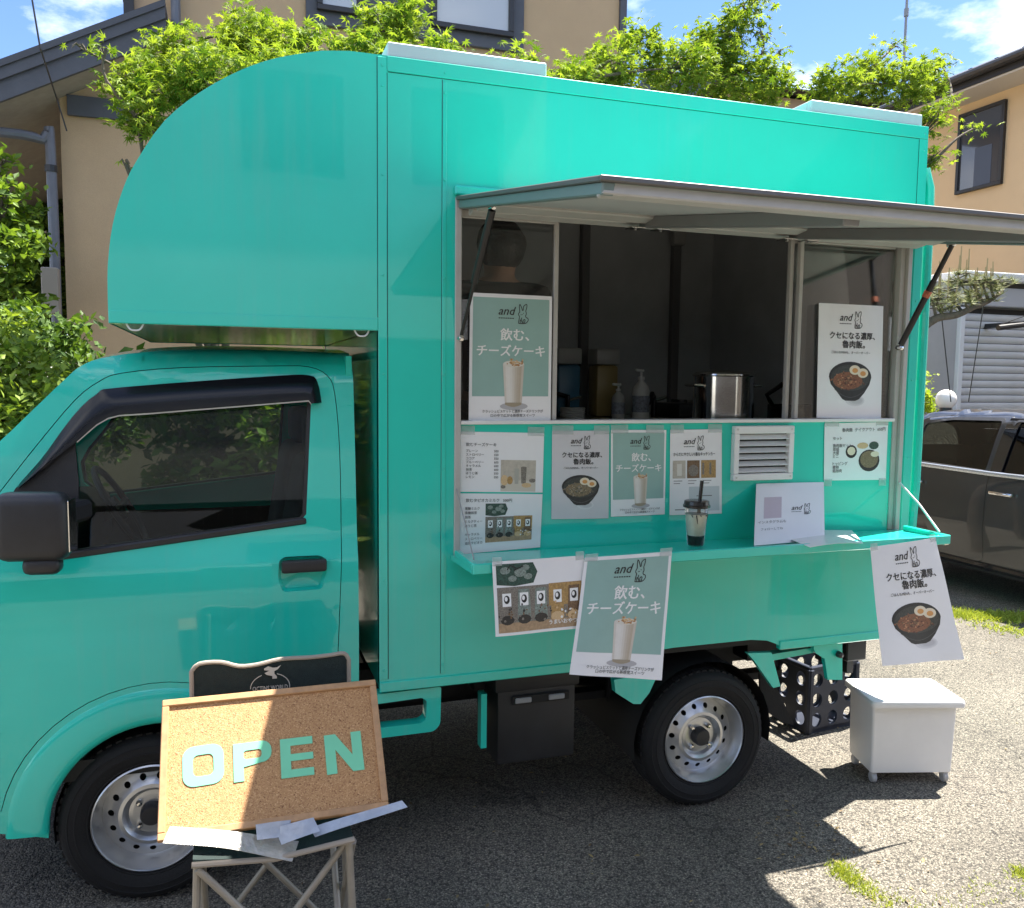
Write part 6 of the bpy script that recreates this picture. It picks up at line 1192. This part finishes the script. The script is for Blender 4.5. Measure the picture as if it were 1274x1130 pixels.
def tree(name, base, blobs, label, cat, group, leafmat, leaf=maple_leaf, lr=(0.028, 0.060), dens=225, seed=1, trunk_r=0.05, up=0.8, fork=0.45, twigs=5):
    rnd = random.Random(seed); root = thing(name, base, label, cat, group); tk = MB(); V = []; F = []; base = Vector(base)
    top = sum((b[0] for b in blobs), Vector())/len(blobs); f0 = base.lerp(Vector((top.x, top.y, top.z)), fork); f0.x = base.x*0.6+f0.x*0.4; f0.y = base.y*0.7+f0.y*0.3
    tk.tube(smooth_open([base-Vector((0, 0, 0.05)), base.lerp(f0, 0.5)+Vector((rnd.uniform(-.05, .05), 0, 0)), f0], 4), [trunk_r*(1.15-0.35*i/8) for i in range(9)], 10)
    done = []
    for (c, rx, ry, rz, *dn) in blobs:
        near_ = [q_ for q_ in done if (q_-f0).length < (c-f0).length*0.9 and (q_-c).length < (c-f0).length*0.6]; o0 = min(near_, key=lambda q_: (q_-c).length) if near_ else f0; done.append(c)
        mid = o0.lerp(c, 0.5)+Vector((rnd.uniform(-.1, .1), rnd.uniform(-.08, .08), 0.10 if o0 is f0 else 0.02)); path = smooth_open([o0, mid, c], 4)
        tk.tube(path, [trunk_r*((0.55 if o0 is f0 else 0.26)-(0.42 if o0 is f0 else 0.18)*i/8) for i in range(9)], 7)
        for p in blob_points(c, rx*0.9, ry*0.9, rz*0.9, twigs, rnd, 0.7): tk.tube([c.lerp(mid, 0.3*rnd.random()), c.lerp(p, 0.5)+Vector((0, 0, 0.02)), p], [trunk_r*0.14, trunk_r*0.09, trunk_r*0.04], 5, caps=False)
        vol = rx*ry*rz; n = int((dn[0] if dn else 1.0)*dens*(vol**(2/3))*40)
        cl = list(blob_points(c, rx*0.92, ry*0.92, rz*0.92, max(6, n//16), rnd, 0.55))        # leaves sit in sprays, with gaps between
        for _ in range(n):
            q = rnd.choice(cl)+Vector((rnd.gauss(0, 0.055), rnd.gauss(0, 0.055), rnd.gauss(0, 0.032))); leaf(V, F, q, rnd.uniform(*lr), rnd, up)
    tk.build('trunk', BARK, root, angle=60); cm = MB(); cm.v = V; cm.f = F; cm.m = [0]*len(F); cm.build('crown', leafmat, root, angle=0, recalc=False); return root
def pb(u, v, Y, ru, rv, ry=None, dn=1.0):
    c = onY(u, v, Y); k = (c-CAM).dot(CF)/FPX; rx, rz = ru*k, rv*k; return (c, rx, ry if ry else (rx+rz)/2, rz, dn)
MAPLE = mat_leaf('maple_leaf', (0.07, 0.14, 0.012), (0.32, 0.42, 0.055), 0.42)
tree('maple_tree', (0.15, 3.1, 0), [pb(350, 95, 2.5, 60, 40, .4), pb(265, 105, 2.6, 60, 55, .4), pb(225, 75, 2.9, 45, 55, .35), pb(185, 110, 2.7, 42, 62, .3), pb(170, 145, 2.5, 30, 32, .2, .9), pb(190, 165, 2.5, 22, 20, .15, .9), pb(330, 60, 3.0, 62, 44, .4), pb(300, 40, 3.2, 30, 28, .2), pb(395, 68, 2.8, 48, 38, .35), pb(450, 80, 2.7, 60, 35, .4), pb(505, 20, 3.0, 26, 40, .22), pb(475, 30, 2.9, 26, 46, .22), pb(545, 75, 2.8, 40, 24, .3), pb(128, 66, 2.5, 20, 9, .05, .5), pb(100, 60, 2.5, 14, 5, .04, .4), pb(155, 203, 2.4, 9, 4, .03, .5)],
     'broad maple with bright yellow-green leaves spilling over the curved nose of the truck', 'tree', 'maples behind the truck', MAPLE, seed=3)
tree('maple_tree', (2.15, 3.6, 0), [pb(640, 80, 2.9, 30, 22, .25, .8), pb(710, 100, 2.8, 40, 28, .3), pb(765, 80, 3.0, 46, 38, .35), pb(795, 55, 3.1, 22, 28, .2), pb(840, 85, 2.9, 50, 42, .4), pb(880, 72, 3.1, 44, 36, .35), pb(920, 100, 2.9, 46, 34, .35), pb(962, 106, 2.8, 28, 26, .25), pb(905, 40, 3.0, 22, 28, .2, .8), pb(930, 10, 3.0, 30, 24, .2, .8), pb(950, 45, 2.9, 12, 24, .1, .6), pb(972, 68, 2.9, 9, 8, .06, .5)],
     'maple above the middle of the truck roof with one shoot hanging against the sky', 'tree', 'maples behind the truck', MAPLE, seed=5)
tree('maple_tree', (3.6, 3.4, 0), [pb(1035, 108, 2.8, 36, 26, .3), pb(1075, 92, 3.0, 42, 32, .3), pb(1120, 105, 2.8, 44, 30, .3), pb(1150, 95, 3.0, 28, 30, .25), pb(1165, 150, 2.6, 16, 30, .15, .8), pb(1163, 200, 2.5, 13, 16, .1, .9), pb(1185, 125, 2.7, 18, 8, .06, .6), pb(1215, 158, 2.5, 28, 7, .05, .45), pb(1110, 60, 3.1, 16, 14, .1, .5), pb(1170, 78, 3.1, 10, 8, .06, .5)],
     'maple over the rear end of the truck with thin sprays beside the dark window', 'tree', 'maples behind the truck', MAPLE, seed=8)
SHRUB = mat_leaf('shrub_leaf', (0.08, 0.15, 0.02), (0.30, 0.40, 0.06), 0.38); DARKL = mat_leaf('dark_leaf', (0.03, 0.075, 0.012), (0.13, 0.22, 0.035), 0.3)
def shrub(base, blobs, label, m_, seed, dens=200, lr=(0.03, 0.05)): return tree('shrub', base, blobs, label, 'shrub', 'shrubs beside the house', m_, oval_leaf, lr, dens, seed, 0.03, 0.6, 0.3, 4)
shrub((-1.15, 2.6, 0), [pb(15, 470, 2.5, 55, 60, .5), pb(60, 500, 2.4, 50, 45, .4), pb(0, 560, 2.4, 80, 70, .5), pb(-50, 480, 2.6, 60, 80, .5), pb(60, 590, 2.4, 60, 50, .4), pb(10, 520, 2.9, 70, 60, .5), pb(-10, 420, 2.8, 40, 40, .3, .8)], 'bright leafy shrub beside the cab windscreen', SHRUB, 21, 460, (0.018, 0.034))
shrub((-0.75, 3.9, 0), [pb(70, 430, 3.8, 40, 45, .4), pb(30, 410, 3.9, 45, 40, .4), pb(100, 460, 3.6, 30, 35, .3), pb(95, 405, 3.6, 26, 14, .2, .5), pb(120, 520, 3.7, 60, 60, .4)], 'dark straggly shrub against the foot of the beige wall', DARKL, 22, 260, (0.022, 0.042))
for k, (u, Y) in enumerate(((230, 2.6), (330, 2.5), (430, 2.7))):
    shrub((onY(u, 560, Y).x, Y, 0), [pb(u, 520, Y, 75, 60, .4), pb(u+10, 590, Y, 80, 60, .4), pb(u-20, 470, Y+0.1, 60, 40, .35), pb(u, 660, Y, 80, 60, .4)], ('green shrub seen through the cab window near the steering wheel', 'green shrub seen through the middle of the cab window', 'green shrub behind the cab seat and the body gap')[k], SHRUB if k == 1 else DARKL, 31+k, 130)
tree('evergreen_tree', (-3.2, 10.5, 0), [pb(0, 230, 10, 60, 60, .9), pb(45, 290, 10.3, 50, 70, .9), pb(0, 340, 9.8, 60, 60, .9), pb(55, 380, 10, 50, 60, .9), pb(90, 330, 10.5, 40, 70, .8), pb(-60, 280, 10, 70, 110, 1.0)], 'dark tall tree behind the drainpipe, filling the gap left of the house', 'tree', None, DARKL, oval_leaf, (0.06, 0.10), 75, 42, 0.12, 0.6)
tree('evergreen_tree', (-1.85, 5.2, 0), [pb(10, 250, 5.3, 34, 40, .4), pb(28, 310, 5.2, 28, 44, .4), pb(-10, 340, 5.1, 50, 50, .5), pb(20, 385, 5.2, 40, 40, .4), pb(-60, 290, 5.3, 60, 90, .6), pb(0, 205, 5.3, 22, 22, .3, .7)], 'small bright-leaved tree standing in front of the drainpipe under the eave', 'tree', None, mat_leaf('tree_leaf', (0.05, 0.11, 0.015), (0.24, 0.36, 0.05), 0.4), oval_leaf, (0.03, 0.055), 120, 41, 0.10, 0.6)
tree('shrub', (onY(1144, 500, 4.6).x, 4.6, 0), [pb(1146, 492, 4.6, 10, 18, .15), pb(1152, 508, 4.6, 9, 9, .12), pb(1146, 472, 4.6, 7, 8, .1)], 'small bright shrub between the truck and the globe lamp', 'shrub', None, mat_leaf('yellow_leaf', (0.20, 0.30, 0.03), (0.42, 0.50, 0.06), 0.4), oval_leaf, (0.025, 0.04), 400, 44, 0.02, 0.6, 0.6, 3)
# pine with a trained limb
pr = thing('pine_tree', (4.62, 3.0, 0), 'trained pine with one long bare limb reaching over the parked car', 'tree'); pt = MB(); rnd = random.Random(50)
PD = 6.35
limb = smooth_open([at(u, v, PD) for u, v in ((1105, 425), (1140, 412), (1165, 396), (1190, 392), (1212, 382), (1230, 375), (1248, 362))], 3)
pt.tube(smooth_open([(4.62, 3.0, -0.05), (4.66, 2.95, 0.8), (4.60, 2.9, 1.5), limb[0]], 4), [0.075-0.003*i for i in range(13)], 10)
pt.tube(limb, [0.040-0.0016*i for i in range(len(limb))], 9)
tips = [(1165, 372), (1180, 362), (1195, 350), (1210, 362), (1222, 348), (1232, 352), (1150, 378), (1200, 372), (1240, 362), (1172, 385), (1215, 372), (1185, 378), (1205, 340), (1158, 362)]
NV, NF = [], []; CANDLE = mat('pine_candle', (0.42, 0.32, 0.17), 0.8)
def needle_tuft(p, up, n, ln, spread):
    for _ in range(n):
        d = (up+Vector((rnd.gauss(0, spread), rnd.gauss(0, spread), rnd.gauss(0, spread)))).normalized(); s_ = d.orthogonal().normalized()*0.0028; k = len(NV); L = ln*rnd.uniform(0.6, 1.1)
        NV.extend([tuple(p-s_), tuple(p+s_), tuple(p+d*L)]); NF.append((k, k+1, k+2))
for (u, v) in tips:
    p = at(u, v, PD+rnd.uniform(-.12, .12)); b0 = min(limb, key=lambda q_: (q_-p).length); pt.tube([b0, b0.lerp(p, 0.6)+Vector((0, 0, -0.015)), p], [0.014, 0.009, 0.005], 6)
    for _ in range(9):
        q = p+Vector((rnd.gauss(0, 0.055), rnd.gauss(0, 0.06), rnd.gauss(0, 0.022))); needle_tuft(q, Vector((0, 0, 0.9)), 34, 0.085, 0.7); pt.tube([p, q], [0.005, 0.003], 5, caps=False)
    if rnd.random() < 0.85:
        for _ in range(2): q = p+Vector((rnd.gauss(0, 0.03), rnd.gauss(0, 0.03), 0.02)); MB().tube([q, q+Vector((rnd.gauss(0, 0.01), 0, rnd.uniform(0.10, 0.22)))], [0.006, 0.004], 5).build('candle', CANDLE, pr)
pt.build('trunk', BARK, pr, angle=60); cm = MB(); cm.v = NV; cm.f = NF; cm.m = [0]*len(NF); cm.build('needles', mat_leaf('pine_needle', (0.13, 0.17, 0.05), (0.34, 0.34, 0.15), 0.2), pr, angle=0, recalc=False)
wr_ = MB(); wr_.tube([at(1172, 398, PD), at(1183, 500, PD+0.3)], 0.004, 5); wr_.tube([at(1224, 378, PD), at(1205, 500, PD+0.3)], 0.004, 5); wr_.build('guy_wire', DARKMETAL, pr)

# ------------------------------------------------------------------ grass in the cracks and along the verge
GV_, GF = [], []
rnd = random.Random(77)
def blades(u0, v0, u1, v1, n, h, wdt, jit):
    a, b = onZ(u0, v0), onZ(u1, v1)
    for _ in range(n):
        t = rnd.random(); p = a.lerp(b, t)+Vector((rnd.gauss(0, jit), rnd.gauss(0, jit), 0)); d = Vector((rnd.gauss(0, 0.6), rnd.gauss(0, 0.6), 1)).normalized(); L = h*rnd.uniform(0.4, 1.2); s_ = Vector((rnd.gauss(0, 1), rnd.gauss(0, 1), 0)).normalized()*wdt; k = len(GV_)
        GV_.extend([tuple(p-s_), tuple(p+s_), tuple(p+d*L*0.6+s_*0.6), tuple(p+d*L+Vector((d.x, d.y, 0))*L*0.4)]); GF.append((k, k+1, k+2, k+3))
blades(1042, 1078, 1062, 1098, 420, 0.022, 0.0020, 0.022); blades(1060, 1096, 1100, 1122, 260, 0.018, 0.0020, 0.026); blades(1090, 1122, 1170, 1140, 140, 0.014, 0.0020, 0.04)
blades(1265, 1088, 1290, 1092, 220, 0.026, 0.0022, 0.025); blades(1190, 1120, 1274, 1100, 160, 0.012, 0.0018, 0.04)
blades(1188, 766, 1290, 771, 1900, 0.045, 0.004, 0.06); blades(1225, 778, 1290, 792, 350, 0.03, 0.004, 0.06)
blades(1120, 762, 1190, 766, 700, 0.045, 0.004, 0.08)
cm = MB(); cm.v = GV_; cm.f = GF; cm.m = [0]*len(GF)
tag(cm.build('grass', mat_leaf('grass_blade', (0.20, 0.26, 0.03), (0.48, 0.52, 0.10), 0.3), angle=0, recalc=False), 'short weedy grass growing in cracks and along the verge', 'grass', kind='stuff')

# dry leaves and grit blown onto the asphalt
LV, LF = [], []; rnd = random.Random(91)
for (u, v, n_, sp) in ((1005, 1040, 70, 0.10), (1080, 1105, 40, 0.14), (1200, 900, 30, 0.5), (700, 1060, 30, 0.5), (980, 880, 30, 0.25), (1230, 800, 40, 0.3), (560, 1100, 16, 0.35)):
    c0_ = onZ(u, v)
    for _ in range(n_): oval_leaf(LV, LF, c0_+Vector((rnd.gauss(0, sp), rnd.gauss(0, sp), rnd.uniform(0.003, 0.006))), rnd.uniform(0.004, 0.013), rnd, 3.0, 0.45)
cm = MB(); cm.v = LV; cm.f = LF; cm.m = [0]*len(LF)
tag(cm.build('leaf_litter', mat_leaf('dry_leaf', (0.10, 0.06, 0.03), (0.36, 0.27, 0.12), 0.1), angle=0, recalc=False), 'scattered dry leaf bits and grit on the asphalt', 'leaf litter', kind='stuff')
